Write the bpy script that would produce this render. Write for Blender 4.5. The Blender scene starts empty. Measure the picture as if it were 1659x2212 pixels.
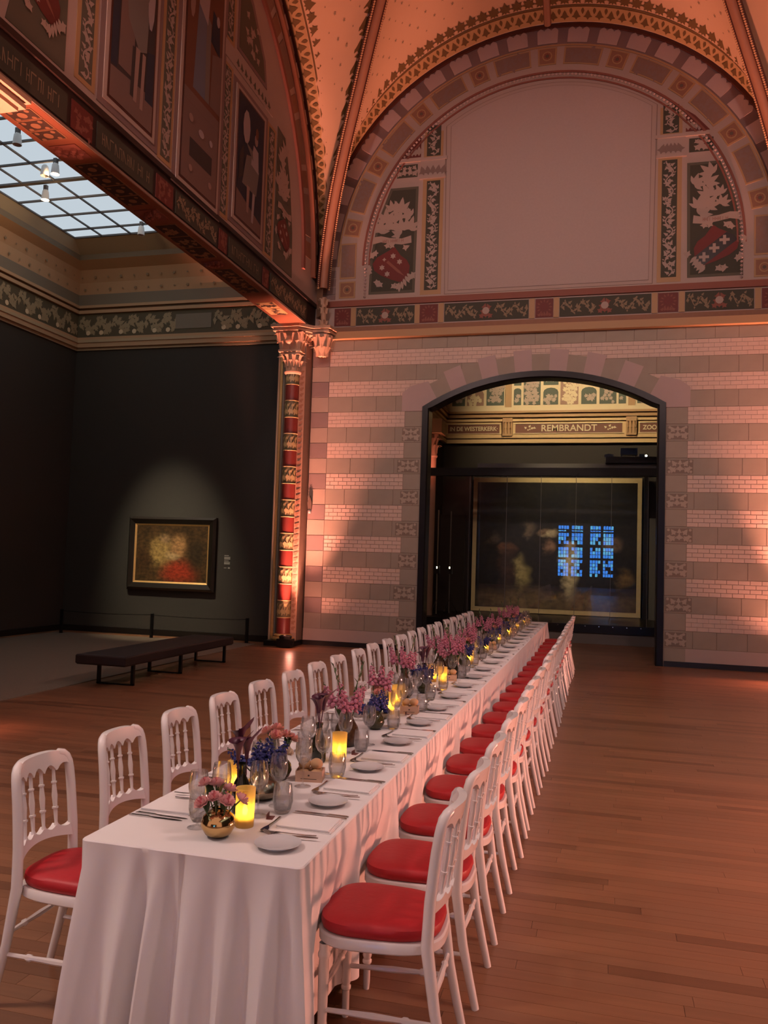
import bpy, math, random
import numpy as np
from mathutils import Vector, Matrix
PI = math.pi
scene = bpy.context.scene
COL = scene.collection

# ------------------------------------------------------------------ camera
F_PX, YAW, PITCH, ROLL, EYE = 1797.0, math.radians(-14.896), math.radians(3.244), math.radians(1.815), 1.75
def camera():
    cam = bpy.data.cameras.new('camera')
    cam.sensor_fit = 'HORIZONTAL'; cam.sensor_width = 36.0
    cam.lens = 36.0 * F_PX / 1659.0
    cam.clip_start = 0.05; cam.clip_end = 200
    ob = bpy.data.objects.new('camera', cam); COL.objects.link(ob)
    fwd = Vector((math.sin(YAW) * math.cos(PITCH), math.cos(YAW) * math.cos(PITCH), math.sin(PITCH)))
    right = Vector((math.cos(YAW), -math.sin(YAW), 0)); up = right.cross(fwd)
    r2 = right * math.cos(ROLL) + up * math.sin(ROLL); u2 = up * math.cos(ROLL) - right * math.sin(ROLL)
    m = Matrix.Identity(4)
    for i in range(3):
        m[i][0] = r2[i]; m[i][1] = u2[i]; m[i][2] = -fwd[i]
    m[2][3] = EYE
    ob.matrix_world = m
    scene.camera = ob
camera()

# ------------------------------------------------------------------ world, lamps, exposure
w = bpy.data.worlds.new('world'); scene.world = w; w.use_nodes = True
bg = w.node_tree.nodes['Background']
bg.inputs[0].default_value = (1.0, 0.59, 0.51, 1); bg.inputs[1].default_value = 0.68
vs = scene.view_settings
vs.view_transform = 'Standard'; vs.look = 'None'; vs.gamma = 1.0; vs.use_curve_mapping = False
vs.exposure = 0.0
cy = scene.cycles
cy.max_bounces = 9; cy.diffuse_bounces = 3; cy.glossy_bounces = 3; cy.transmission_bounces = 9
cy.use_adaptive_sampling = True; cy.adaptive_threshold = 0.04; cy.adaptive_min_samples = 24; cy.use_light_tree = False
cy.transparent_max_bounces = 16; cy.caustics_reflective = False; cy.caustics_refractive = False
cy.sample_clamp_indirect = 4.0; cy.use_denoising = True

def aim(ob, target):
    d = Vector(target) - ob.location
    ob.rotation_euler = d.to_track_quat('-Z', 'Y').to_euler()
def spot(name, loc, target, power, color, angle=60, blend=0.5, radius=0.1):
    l = bpy.data.lights.new(name, 'SPOT'); l.energy = power; l.color = color
    l.spot_size = math.radians(angle); l.spot_blend = blend; l.shadow_soft_size = radius
    o = bpy.data.objects.new(name, l); COL.objects.link(o); o.location = loc; aim(o, target); return o
def point(name, loc, power, color, radius=0.05):
    l = bpy.data.lights.new(name, 'POINT'); l.energy = power; l.color = color; l.shadow_soft_size = radius
    o = bpy.data.objects.new(name, l); COL.objects.link(o); o.location = loc; return o

ORANGE = (1.0, 0.33, 0.22)
UPLIGHTS = [(-5.88, 15.17), (3.40, 15.17), (-5.88, 6.55), (3.40, 6.55)]
for (ux, uy) in UPLIGHTS:                 # LED cans on the floor by the columns
    sx, sy = (1 if ux < 0 else -1), (1 if uy > 10 else -1)
    spot('uplight_lamp', (ux, uy, 0.27), (ux-.10*sx, uy+.10*sy, 3.0), 1500, ORANGE, 40, 0.95, 0.05)
    spot('uplight_beam', (ux+.02*sx, uy-.02*sy, 0.27), (ux-.06*sx, uy+.12*sy, 5.9), 2600, ORANGE, 15, 0.8, 0.05)
    spot('uplight_wash', (ux+.20*sx, uy-.02*sy, 0.27), (ux+.38*sx, uy+.66*sy, 6.0), 2000, ORANGE, 46, 1.0, 0.10)
    spot('uplight_low', (ux+.20*sx, uy, 0.27), (ux+.75*sx, uy+.62*sy, 2.2), 120 if sx < 0 else 60, ORANGE, 90, 1.0, 0.10)
    spot('uplight_rib', (ux+.62*sx, uy-.50*sy, 0.27), (ux+1.0*sx, uy-.9*sy, 11.0), 2500, ORANGE, 25, 1.0, 0.06)
    spot('uplight_vault', (ux+.45*sx, uy, 0.27), (ux+4.6*sx, uy-2.0*sy, 9.5), 520, ORANGE, 42, 0.9, 0.08)
    point('uplight_spill', (ux+.14*sx, uy-.24*sy, 0.30), 6, ORANGE, 0.05)
for (sy, ty) in ((6.3, 6.2), (4.9, 3.6), (14.6, 11.5)):      # light spilling sideways from the right-hand cans
    spot('uplight_side', (3.30, sy, 0.40), (-.8, ty, 0.75), 400, ORANGE, 95, 1.0, 0.12)
# fill spots added high outside the frame to brighten table and floor
WARM = (1.0, 0.66, 0.60)
for (sx, sy, tx_, ty_) in ((3.2, 3.0, -1.3, 6.0), (3.2, 9.5, -1.3, 10.0), (-5.6, 1.0, -1.3, 4.5)):
    spot('fill_spot', (sx, sy, 7.3), (tx_, ty_, 0.8), 650, WARM, 75, 1.0, 0.35)
for sx in (-4.6, 2.2): spot('wall_fill_spot', (sx, 3.6, 8.6), (-1.2+(sx+1.2)*.3, 15.8, 6.2), 1000, (1.0, .68, .60), 62, 1.0, 0.25)  # unseen pair added behind the camera to lift the end wall and lunette
spot('fill_spot', (-5.5, .6, 7.3), (-3.4, 2.4, 0), 420, (1.0, .80, .64), 44, 1.0, 0.35)  # added neutral fill that lightens the near-left floor
# picture spots
spot('picture_spot', (-9.02, 11.72, 7.9), (-8.80, 15.85, 1.25), 2500, (1.0, 0.84, 0.58), 28, 1.0, 0.10)
spot('frieze_spot', (-1.2, 19.3, 8.3), (-0.6, 24.0, 6.0), 1100, (1.0, 0.76, 0.46), 80, 0.7, 0.1)
spot('canvas_spot', (-1.2, 18.9, 6.6), (-0.9, 22.3, 1.6), 520, (1.0, 0.80, 0.48), 60, 0.9, 0.1)

# ------------------------------------------------------------------ helpers
class MB:
    """collects faces; P maps local (a, b, d) to world when set"""
    def __init__(s, P=None):
        s.v = []; s.f = []; s.m = []; s.P = P; s.k = 0
    def add(s, vs, fs, m=0):
        o = len(s.v)
        if s.P: vs = [s.P(*p) for p in vs]
        s.v += [tuple(p) for p in vs]
        for f in fs: s.f.append(tuple(i + o for i in f)); s.m.append(m)
    def box(s, x0, x1, y0, y1, z0, z1, m=0):
        v = [(x0,y0,z0),(x1,y0,z0),(x1,y1,z0),(x0,y1,z0),(x0,y0,z1),(x1,y0,z1),(x1,y1,z1),(x0,y1,z1)]
        s.add(v, [(0,3,2,1),(4,5,6,7),(0,1,5,4),(1,2,6,5),(2,3,7,6),(3,0,4,7)], m)
    def flat(s, pts, d=0.004, m=0):
        s.k += 1; d += .00006*(s.k % 97)          # no two painted shapes share a plane
        s.add([(a, b, d) for a, b in pts], [tuple(range(len(pts)))], m)
    def slab(s, pts, d0, d1, m=0, bev=0.0):
        n = len(pts)
        if bev:
            ca = sum(p[0] for p in pts)/n; cb = sum(p[1] for p in pts)/n
            top = []
            for a, b in pts:
                da, db = ca-a, cb-b
                top.append((a + (bev if da > 0 else -bev), b + (bev if db > 0 else -bev)))
        else: top = pts
        v = [(a, b, d0) for a, b in pts] + [(a, b, d1) for a, b in top]
        f = [tuple(range(n, 2*n))] + [(i, (i+1) % n, n+(i+1) % n, n+i) for i in range(n)]
        s.add(v, f, m)
    def rect(s, a0, a1, b0, b1, d0, d1, m=0, bev=0.0):
        s.slab([(a0,b0),(a1,b0),(a1,b1),(a0,b1)], d0, d1, m, bev)
    def lathe(s, prof, seg=16, c=(0,0,0), m=0, sx=1, sy=1, cap=False):
        n = len(prof); v = []
        for r, z in prof:
            for k in range(seg):
                a = 2*PI*k/seg; v.append((c[0]+r*sx*math.cos(a), c[1]+r*sy*math.sin(a), c[2]+z))
        f = [(i*seg+k, i*seg+(k+1) % seg, (i+1)*seg+(k+1) % seg, (i+1)*seg+k) for i in range(n-1) for k in range(seg)]
        if cap: f += [tuple(range(seg))[::-1], tuple(range((n-1)*seg, n*seg))]
        s.add(v, f, m)
    def tube(s, path, rad, seg=8, m=0, cap=True, flatz=1.0):
        path = [Vector(p) for p in path]; n = len(path)
        if not isinstance(rad, (list, tuple)): rad = [rad]*n
        v = []; ref = None
        for i, p in enumerate(path):
            t = (path[min(i+1, n-1)] - path[max(i-1, 0)]).normalized()
            if ref is None:
                ref = Vector((0,0,1)) if abs(t.z) < 0.9 else Vector((1,0,0))
            u = (ref - t*ref.dot(t)).normalized(); ref = u; b = t.cross(u)
            for k in range(seg):
                a = 2*PI*k/seg; v.append(tuple(p + u*rad[i]*math.cos(a)*flatz + b*rad[i]*math.sin(a)))
        f = [(i*seg+k, i*seg+(k+1) % seg, (i+1)*seg+(k+1) % seg, (i+1)*seg+k) for i in range(n-1) for k in range(seg)]
        if cap: f += [tuple(range(seg))[::-1], tuple(range((n-1)*seg, n*seg))]
        s.add(v, f, m)
    def ball(s, c, r, seg=8, rings=5, m=0, sc=(1,1,1)):
        prof = [(max(1e-4, r*math.sin(PI*i/rings)), -r*math.cos(PI*i/rings)) for i in range(rings+1)]
        v = []
        for rr, z in prof:
            for k in range(seg):
                a = 2*PI*k/seg; v.append((c[0]+rr*sc[0]*math.cos(a), c[1]+rr*sc[1]*math.sin(a), c[2]+z*sc[2]))
        n = len(prof)
        s.add(v, [(i*seg+k, i*seg+(k+1) % seg, (i+1)*seg+(k+1) % seg, (i+1)*seg+k) for i in range(n-1) for k in range(seg)], m)
    def octa(s, c, r, m=0):
        x, y, z = c
        s.add([(x+r,y,z),(x-r,y,z),(x,y+r,z),(x,y-r,z),(x,y,z+r),(x,y,z-r)],
              [(0,2,4),(2,1,4),(1,3,4),(3,0,4),(2,0,5),(1,2,5),(3,1,5),(0,3,5)], m)
    def build(s, name, mats, parent=None, smooth=False, loc=None):
        me = bpy.data.meshes.new(name); me.from_pydata(s.v, [], s.f)
        if not isinstance(mats, (list, tuple)): mats = [mats]
        for mt in mats: me.materials.append(mt)
        me.polygons.foreach_set('material_index', s.m)
        if smooth:
            me.polygons.foreach_set('use_smooth', [True]*len(s.f))
            me.set_sharp_from_angle(angle=math.radians(42))
        me.update()
        return link(name, me, parent, loc)
def link(name, me, parent=None, loc=None):
    o = bpy.data.objects.new(name, me); COL.objects.link(o)
    if parent: o.parent = parent
    if loc: o.location = loc
    return o
def tag(o, label, cat=None, group=None, kind=None):
    o['label'] = label
    if cat: o['category'] = cat
    if group: o['group'] = group
    if kind: o['kind'] = kind
    return o
def stuff(o): o['kind'] = 'stuff'; return o
def struct(o, label=None):
    o['kind'] = 'structure'
    if label: o['label'] = label
    return o
def thing(name, label, cat, loc=(0,0,0), rz=0, group=None):
    o = bpy.data.objects.new(name, None); COL.objects.link(o); o.empty_display_size = 0.05
    o.location = loc; o.rotation_euler = (0, 0, rz)
    return tag(o, label, cat, group)
def dup(root, loc, rz, label, cat=None, group=None, scale=None):
    r = root.copy(); COL.objects.link(r); r.location = loc; r.rotation_euler = (0, 0, rz)
    if scale: r.scale = (scale,)*3
    r['label'] = label
    if group: r['group'] = group
    for ch in root.children:
        c = ch.copy(); COL.objects.link(c); c.parent = r
        for g in ch.children:
            e = g.copy(); COL.objects.link(e); e.parent = c
    return r

MATS = {}
def mk(name, col, rough=0.5, metal=0.0, noise=None, bump=None, spec=0.5, coat=0.0, emit=None, tint=False, stretch=None, trans=0.0):
    m = bpy.data.materials.new(name); m.use_nodes = True
    nt = m.node_tree; b = nt.nodes['Principled BSDF']
    b.inputs['Base Color'].default_value = (*col, 1); b.inputs['Roughness'].default_value = rough
    b.inputs['Metallic'].default_value = metal; b.inputs['Specular IOR Level'].default_value = spec
    b.inputs['Coat Weight'].default_value = coat; b.inputs['Coat Roughness'].default_value = 0.12
    if emit:
        b.inputs['Emission Color'].default_value = (*emit[0], 1); b.inputs['Emission Strength'].default_value = emit[1]
    if trans: b.inputs['Transmission Weight'].default_value = trans
    src = None
    if noise or bump:
        tc = nt.nodes.new('ShaderNodeTexCoord')
        mp = nt.nodes.new('ShaderNodeMapping'); nt.links.new(tc.outputs['Object'], mp.inputs[0])
        if stretch: mp.inputs['Scale'].default_value = stretch
        nz = nt.nodes.new('ShaderNodeTexNoise'); nz.inputs['Detail'].default_value = 4
        nz.inputs['Scale'].default_value = (noise or bump)[0]
        nt.links.new(mp.outputs[0], nz.inputs['Vector'])
        src = nz
    last = None
    if noise:
        a = noise[1]
        mr = nt.nodes.new('ShaderNodeMapRange'); mr.inputs[3].default_value = 1-a; mr.inputs[4].default_value = 1+a
        nt.links.new(src.outputs['Fac'], mr.inputs[0])
        mx = nt.nodes.new('ShaderNodeMix'); mx.data_type = 'RGBA'; mx.blend_type = 'MULTIPLY'; mx.inputs[0].default_value = 1
        mx.inputs[6].default_value = (*col, 1); nt.links.new(mr.outputs[0], mx.inputs[7])
        last = mx.outputs[2]
    if tint:
        at = nt.nodes.new('ShaderNodeAttribute'); at.attribute_name = 'tint'
        mx = nt.nodes.new('ShaderNodeMix'); mx.data_type = 'RGBA'; mx.blend_type = 'MULTIPLY'; mx.inputs[0].default_value = 1
        if last: nt.links.new(last, mx.inputs[6])
        else: mx.inputs[6].default_value = (*col, 1)
        nt.links.new(at.outputs['Color'], mx.inputs[7]); last = mx.outputs[2]
    if last: nt.links.new(last, b.inputs['Base Color'])
    if bump:
        bp = nt.nodes.new('ShaderNodeBump'); bp.inputs['Strength'].default_value = bump[1]; bp.inputs['Distance'].default_value = 0.01
        nt.links.new(src.outputs['Fac'], bp.inputs['Height']); nt.links.new(bp.outputs[0], b.inputs['Normal'])
    MATS[name] = m
    return m
def mk_emit(name, col, strength, sample=True):
    m = bpy.data.materials.new(name)
    m.use_nodes = True; nt = m.node_tree; nt.nodes.clear()
    if not sample: m.cycles.emission_sampling = 'NONE'
    e = nt.nodes.new('ShaderNodeEmission'); e.inputs[0].default_value = (*col, 1); e.inputs[1].default_value = strength
    o = nt.nodes.new('ShaderNodeOutputMaterial'); nt.links.new(e.outputs[0], o.inputs[0]); return m
def mk_glass(name, tintc=(1,1,1), ior=1.45, rough=0.0, base=0.0, solid=0.0):
    """thin clear glass: Fresnel mix of transparency and gloss"""
    m = bpy.data.materials.new(name); m.use_nodes = True; nt = m.node_tree; nt.nodes.clear()
    t = nt.nodes.new('ShaderNodeBsdfTransparent'); t.inputs[0].default_value = (*tintc, 1)
    g = nt.nodes.new('ShaderNodeBsdfGlossy'); g.inputs['Roughness'].default_value = rough
    fr = nt.nodes.new('ShaderNodeLayerWeight'); fr.inputs[0].default_value = 0.5
    pw = nt.nodes.new('ShaderNodeMath'); pw.operation = 'POWER'; pw.inputs[1].default_value = 2.6
    ad = nt.nodes.new('ShaderNodeMath'); ad.operation = 'MULTIPLY_ADD'; ad.inputs[1].default_value = ior-1.0; ad.inputs[2].default_value = base; ad.use_clamp = True
    nt.links.new(fr.outputs['Facing'], pw.inputs[0]); nt.links.new(pw.outputs[0], ad.inputs[0])
    mx = nt.nodes.new('ShaderNodeMixShader'); o = nt.nodes.new('ShaderNodeOutputMaterial')
    nt.links.new(ad.outputs[0], mx.inputs[0]); nt.links.new(t.outputs[0], mx.inputs[1]); nt.links.new(g.outputs[0], mx.inputs[2])
    if solid:
        gl = nt.nodes.new('ShaderNodeBsdfGlass'); gl.inputs['IOR'].default_value = 1.45; gl.inputs['Roughness'].default_value = 0.0
        m2 = nt.nodes.new('ShaderNodeMixShader'); m2.inputs[0].default_value = solid
        nt.links.new(mx.outputs[0], m2.inputs[1]); nt.links.new(gl.outputs[0], m2.inputs[2]); nt.links.new(m2.outputs[0], o.inputs[0])
        return m
    nt.links.new(mx.outputs[0], o.inputs[0]); return m
def mk_frost(name, col):
    m = bpy.data.materials.new(name); m.use_nodes = True; nt = m.node_tree; nt.nodes.clear()
    t = nt.nodes.new('ShaderNodeBsdfTranslucent'); t.inputs[0].default_value = (*col, 1)
    d = nt.nodes.new('ShaderNodeBsdfDiffuse'); d.inputs[0].default_value = (*col, 1)
    tr = nt.nodes.new('ShaderNodeBsdfTransparent'); tr.inputs[0].default_value = (*col, 1)
    m1 = nt.nodes.new('ShaderNodeMixShader'); m1.inputs[0].default_value = 0.25
    m2 = nt.nodes.new('ShaderNodeMixShader'); m2.inputs[0].default_value = 0.30
    o = nt.nodes.new('ShaderNodeOutputMaterial')
    nt.links.new(t.outputs[0], m1.inputs[1]); nt.links.new(d.outputs[0], m1.inputs[2])
    nt.links.new(m1.outputs[0], m2.inputs[1]); nt.links.new(tr.outputs[0], m2.inputs[2])
    nt.links.new(m2.outputs[0], o.inputs[0]); return m
def mk_blobs(name, base, blobs, rough=0.4, nscale=5.0):
    """oil paint: mottled ground with soft patches of colour, on local Generated x/z"""
    m = bpy.data.materials.new(name); m.use_nodes = True; nt = m.node_tree; b = nt.nodes['Principled BSDF']
    b.inputs['Roughness'].default_value = rough
    tc = nt.nodes.new('ShaderNodeTexCoord')
    nz = nt.nodes.new('ShaderNodeTexNoise'); nz.inputs['Scale'].default_value = nscale; nz.inputs['Detail'].default_value = 5
    nt.links.new(tc.outputs['Generated'], nz.inputs['Vector'])
    # warp coordinates a little so patches have loose brush edges
    ws = nt.nodes.new('ShaderNodeVectorMath'); ws.operation = 'MULTIPLY_ADD'
    nt.links.new(nz.outputs['Color'], ws.inputs[0]); ws.inputs[1].default_value = (0.16,)*3
    ad = nt.nodes.new('ShaderNodeVectorMath'); ad.operation = 'ADD'; ad.inputs[1].default_value = (-0.08,)*3
    nt.links.new(tc.outputs['Generated'], ad.inputs[0]); nt.links.new(ad.outputs[0], ws.inputs[2])
    mr = nt.nodes.new('ShaderNodeMapRange'); mr.inputs[1].default_value = .25; mr.inputs[2].default_value = .75
    mr.inputs[3].default_value = .35; mr.inputs[4].default_value = 1.7
    nt.links.new(nz.outputs['Fac'], mr.inputs[0])
    m0 = nt.nodes.new('ShaderNodeMix'); m0.data_type = 'RGBA'; m0.blend_type = 'MULTIPLY'; m0.inputs[0].default_value = 1
    m0.inputs[6].default_value = (*base, 1); nt.links.new(mr.outputs[0], m0.inputs[7]); last = m0.outputs[2]
    for (u, v, ru, rv, col) in blobs:
        mp = nt.nodes.new('ShaderNodeMapping'); mp.inputs['Location'].default_value = (-u/ru, 0, -v/rv)
        mp.inputs['Scale'].default_value = (1/ru, 0, 1/rv); nt.links.new(ws.outputs[0], mp.inputs[0])
        ln = nt.nodes.new('ShaderNodeVectorMath'); ln.operation = 'LENGTH'; nt.links.new(mp.outputs[0], ln.inputs[0])
        r = nt.nodes.new('ShaderNodeMapRange'); r.interpolation_type = 'SMOOTHSTEP'
        r.inputs[1].default_value = 1.35; r.inputs[2].default_value = 0.30; r.inputs[3].default_value = 0; r.inputs[4].default_value = 1
        nt.links.new(ln.outputs['Value'], r.inputs[0])
        mx = nt.nodes.new('ShaderNodeMix'); mx.data_type = 'RGBA'; nt.links.new(r.outputs[0], mx.inputs[0])
        nt.links.new(last, mx.inputs[6]); mx.inputs[7].default_value = (*col, 1); last = mx.outputs[2]
    n2 = nt.nodes.new('ShaderNodeTexNoise'); n2.inputs['Scale'].default_value = nscale*4; n2.inputs['Detail'].default_value = 6
    nt.links.new(tc.outputs['Generated'], n2.inputs['Vector'])
    r2 = nt.nodes.new('ShaderNodeMapRange'); r2.inputs[1].default_value = .3; r2.inputs[2].default_value = .7; r2.inputs[3].default_value = .45; r2.inputs[4].default_value = 1.35
    nt.links.new(n2.outputs['Fac'], r2.inputs[0])
    m3 = nt.nodes.new('ShaderNodeMix'); m3.data_type = 'RGBA'; m3.blend_type = 'MULTIPLY'; m3.inputs[0].default_value = 1
    nt.links.new(last, m3.inputs[6]); nt.links.new(r2.outputs[0], m3.inputs[7]); last = m3.outputs[2]
    nt.links.new(last, b.inputs['Base Color']); return m

# ------------------------------------------------------------------ materials
M_floor = mk('oak_floor', (.255,.120,.062), .33, tint=True, noise=(5,.20), stretch=(.30,6,1), spec=.42)
M_subfloor = mk('floor_gap', (.16,.075,.038), .6)
M_brick = mk('pale_brick', (.68,.53,.43), .75, noise=(9,.10))
M_stone = mk('grey_stone', (.37,.315,.245), .75, noise=(4,.10))
M_stone_d = mk('mauve_stone', (.27,.20,.185), .75, noise=(4,.10))
M_quoin = mk('light_stone', (.42,.34,.27), .75, noise=(4,.08))
M_mortar = mk('mortar', (.36,.265,.21), .85)
M_base = mk('plinth_paint', (.50,.40,.34), .7, noise=(3,.05))
M_rosette = mk('rosette_paint', (.25,.195,.15), .75)
M_rosline = mk('rosette_line', (.14,.10,.075), .75)
M_roslight = mk('rosette_leaf', (.47,.385,.30), .75)
M_black = mk('black_paint', (.012,.010,.009), .35)
M_steel = mk('black_steel', (.008,.007,.007), .32, spec=.25)
M_plaster = mk('lunette_plaster', (.46,.355,.30), .8, noise=(2,.05))
M_canvas = mk('pale_panel', (.47,.37,.325), .85, noise=(26,.05))
M_line = mk('fine_line', (.26,.18,.15), .8)
M_ochre = mk('ochre_trim', (.44,.27,.13), .6)
M_gold = mk('gilding', (.72,.45,.17), .38, metal=.55, noise=(20,.15))
M_goldp = mk('gold_paint', (.62,.43,.20), .5)
M_brown = mk('brown_panel', (.26,.165,.125), .75, noise=(14,.12))
M_brown2 = mk('red_brown_panel', (.30,.15,.09), .75, noise=(14,.10))
M_dkgreen = mk('dark_green_ground', (.060,.058,.038), .75)
M_greygreen = mk('grey_green_ground', (.115,.105,.072), .75)
M_leafpale = mk('pale_leaf_paint', (.43,.33,.27), .75)
M_leafmid = mk('mid_leaf_paint', (.27,.20,.12), .75)
M_leafdark = mk('dark_leaf_paint', (.085,.048,.022), .75)
M_red = mk('dark_red_ground', (.155,.030,.022), .65)
M_redline = mk('red_line', (.26,.09,.06), .7)
M_shield = mk('shield_red', (.16,.022,.016), .6)
M_scallop = mk('scallop_stone', (.50,.38,.345), .75, noise=(5,.06))
M_mauve = mk('mauve_ground', (.25,.17,.155), .8)
M_vault = mk('vault_plaster', (.60,.40,.25), .85, noise=(1.4,.05))
M_vaultgold = mk('vault_border', (.46,.29,.13), .8)
M_vaultdark = mk('vault_leaf', (.13,.075,.02), .8)
M_rib = mk('rib_paint', (.34,.17,.10), .5, noise=(6,.1))
M_ribdark = mk('rib_groove', (.075,.018,.010), .5)
M_bead = mk('bead_gold', (.62,.38,.20), .45)
M_iron = mk('beam_iron', (.030,.014,.010), .55)
M_soffit = mk('beam_soffit', (.24,.085,.040), .55)
M_soffitd = mk('soffit_panel', (.055,.032,.020), .6)
M_soffitdot = mk('soffit_dot', (.30,.16,.08), .6)
M_colgreen = mk('column_green', (.15,.125,.060), .45)
M_collight = mk('column_leaf', (.45,.36,.17), .45)
M_colred = mk('column_red', (.19,.030,.022), .42, noise=(8,.12))
M_pier = mk('pier_stone', (.40,.24,.16), .65, noise=(7,.12))
M_pierdk = mk('pier_side', (.30,.20,.145), .6, noise=(7,.15))
M_carve = mk('carved_stone', (.55,.36,.24), .55, noise=(15,.12))
M_dkwall = mk('charcoal_wall', (.040,.036,.029), .75, noise=(20,.06))
M_cove = mk('cove_plaster', (.50,.33,.19), .8, noise=(1.5,.06))
M_covetrim = mk('cove_trim', (.46,.36,.22), .6)
M_covegrey = mk('cove_grey', (.22,.19,.14), .7)
M_friezeg = mk('frieze_ground', (.105,.088,.050), .75)
M_friezel = mk('frieze_leaf', (.36,.29,.17), .7)
M_rug = mk('grey_carpet', (.19,.15,.108), .95, noise=(60,.18), bump=(300,.4))
M_leather = mk('dark_leather', (.022,.014,.013), .55)
M_skyglass = mk_emit('skylight_glass', (.80,.91,1.0), .68)
M_bar = mk('skylight_bar', (.10,.09,.085), .5)
M_skyframe = mk('skylight_frame', (.42,.36,.25), .7)
M_lampwhite = mk('lamp_white', (.75,.73,.70), .4)
M_lampglow = mk_emit('lamp_lens', (1.0,.82,.50), 14, False)
M_frameblk = mk('ebony_frame', (.016,.012,.009), .32)
M_label = mk('label_print', (.38,.37,.33), .6)
M_cloth = mk('white_linen', (.80,.78,.77), .9, noise=(3,.03))
M_napkin = mk('napkin_linen', (.82,.80,.79), .9)
M_chair = mk('white_lacquer', (.80,.77,.75), .20, spec=.55)
M_cushion = mk('red_vinyl', (.44,.014,.022), .48, noise=(40,.06), bump=(120,.15))
M_china = mk('white_china', (.60,.61,.62), .12)
M_silver = mk('silver', (.62,.60,.58), .16, metal=1.0)
M_glass = mk_glass('clear_glass', (.985,.985,.985), 1.95, .05, base=.035, solid=.22)
M_water = mk_glass('water', (.90,.91,.92), 1.33, base=.03)
M_case = mk_glass('case_glass', (.95,.96,.95), 1.55, base=.038)
M_frost = mk_frost('frosted_cup', (1.0,.84,.46))
M_flame = mk_emit('led_flame', (1.0,.66,.13), 60)
M_brass = mk('brass_vase', (.62,.42,.18), .13, metal=1.0)
M_brass2 = mk('bronze_vase', (.36,.29,.20), .22, metal=1.0)
M_bottle = mk('green_bottle', (.012,.014,.006), .08)
M_mottle = mk('mottled_glass', (.050,.030,.015), .08, noise=(70,.9), bump=(70,.3))
M_roundv = mk('olive_vase', (.045,.042,.016), .08)
M_stem = mk('stem_green', (.060,.105,.030), .6)
M_leaf = mk('leaf_green', (.045,.085,.028), .55)
M_rose = mk('rose_pink', (.80,.46,.45), .6)
M_rosein = mk('rose_heart', (.62,.20,.22), .6)
M_snap = mk('snapdragon_pink', (.44,.16,.23), .6)
M_blue = mk('delphinium_blue', (.022,.030,.16), .6)
M_calla = mk('calla_plum', (.085,.022,.045), .4)
M_carn = mk('carnation_peach', (.70,.34,.28), .7)
M_whitefl = mk('white_bloom', (.70,.62,.50), .7)
M_crate = mk('pale_wood', (.55,.36,.26), .7, noise=(14,.1), stretch=(1,8,8))
M_roll = mk('bread_crust', (.50,.31,.16), .75, noise=(25,.15))
M_card = mk('place_card', (.16,.055,.045), .6)
M_print = mk('dark_print', (.06,.04,.03), .7)
M_backwall = mk('backroom_wall', (.040,.034,.029), .8)
M_cream = mk('cream_frieze', (.66,.47,.24), .65)
M_creamlt = mk('cream_light', (.68,.56,.36), .65)
M_bronzeln = mk('frieze_line', (.10,.050,.016), .6)
M_redpanel = mk('text_panel', (.185,.070,.045), .6)
M_tilegrn = mk('tile_green', (.095,.115,.090), .7)
M_tilered = mk('tile_rose', (.34,.20,.15), .7)
M_greyplinth = mk('grey_plinth', (.14,.13,.115), .7)
M_case_dark = mk('case_dark', (.022,.020,.017), .5, spec=.2)
M_bluewin = mk_emit('stained_blue', (.05,.28,.95), 13.0, False)
M_bluewin2 = mk_emit('stained_teal', (.12,.50,.85), 13.0, False)
M_lead = mk('window_lead', (.01,.01,.012), .6)
M_blackfix = mk('fixture_black', (.006,.006,.006), .3)
M_chrome = mk('chrome', (.75,.75,.75), .15, metal=1)

rng = random.Random(7)
D = 15.8                      # front face of the end wall
PE = lambda a, b, d: (a, D - d, b)                 # plane of the end wall
XL = -5.75
PLW = lambda a, b, d: (XL + d, a, b)               # plane of the left lunette

# ------------------------------------------------------------------ ornament
LEAF5 = [(0,0),(.10,.14),(.36,.02),(.30,.26),(.56,.34),(.36,.46),(.44,.72),(.20,.64),(0,1.0),(-.20,.64),(-.44,.72),(-.36,.46),(-.56,.34),(-.30,.26),(-.36,.02),(-.10,.14)]
LEAF1 = [(0,0),(.16,.22),(.20,.50),(.10,.80),(0,1.0),(-.10,.80),(-.20,.50),(-.16,.22)]
LEAF3 = [(0,0),(.14,.22),(.46,.30),(.26,.48),(.18,.70),(0,1.0),(-.18,.70),(-.26,.48),(-.46,.30),(-.14,.22)]
def leaf(mb, a, b, size, ang, d=.004, m=0, shape=LEAF5, wd=1.0):
    c, s = math.cos(ang), math.sin(ang)     # ang: direction of the tip
    mb.flat([(a + size*(y*c + x*wd*-s), b + size*(y*s + x*wd*c)) for x, y in shape], d, m)
def ribbon(mb, pts, wdt, d=.003, m=0):
    n = len(pts)
    for i in range(n-1):
        (x0, y0), (x1, y1) = pts[i], pts[i+1]
        l = math.hypot(x1-x0, y1-y0) or 1e-6
        nx, ny = -(y1-y0)/l*wdt/2, (x1-x0)/l*wdt/2
        mb.flat([(x0+nx,y0+ny),(x0-nx,y0-ny),(x1-nx,y1-ny),(x1+nx,y1+ny)], d, m)
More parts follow.
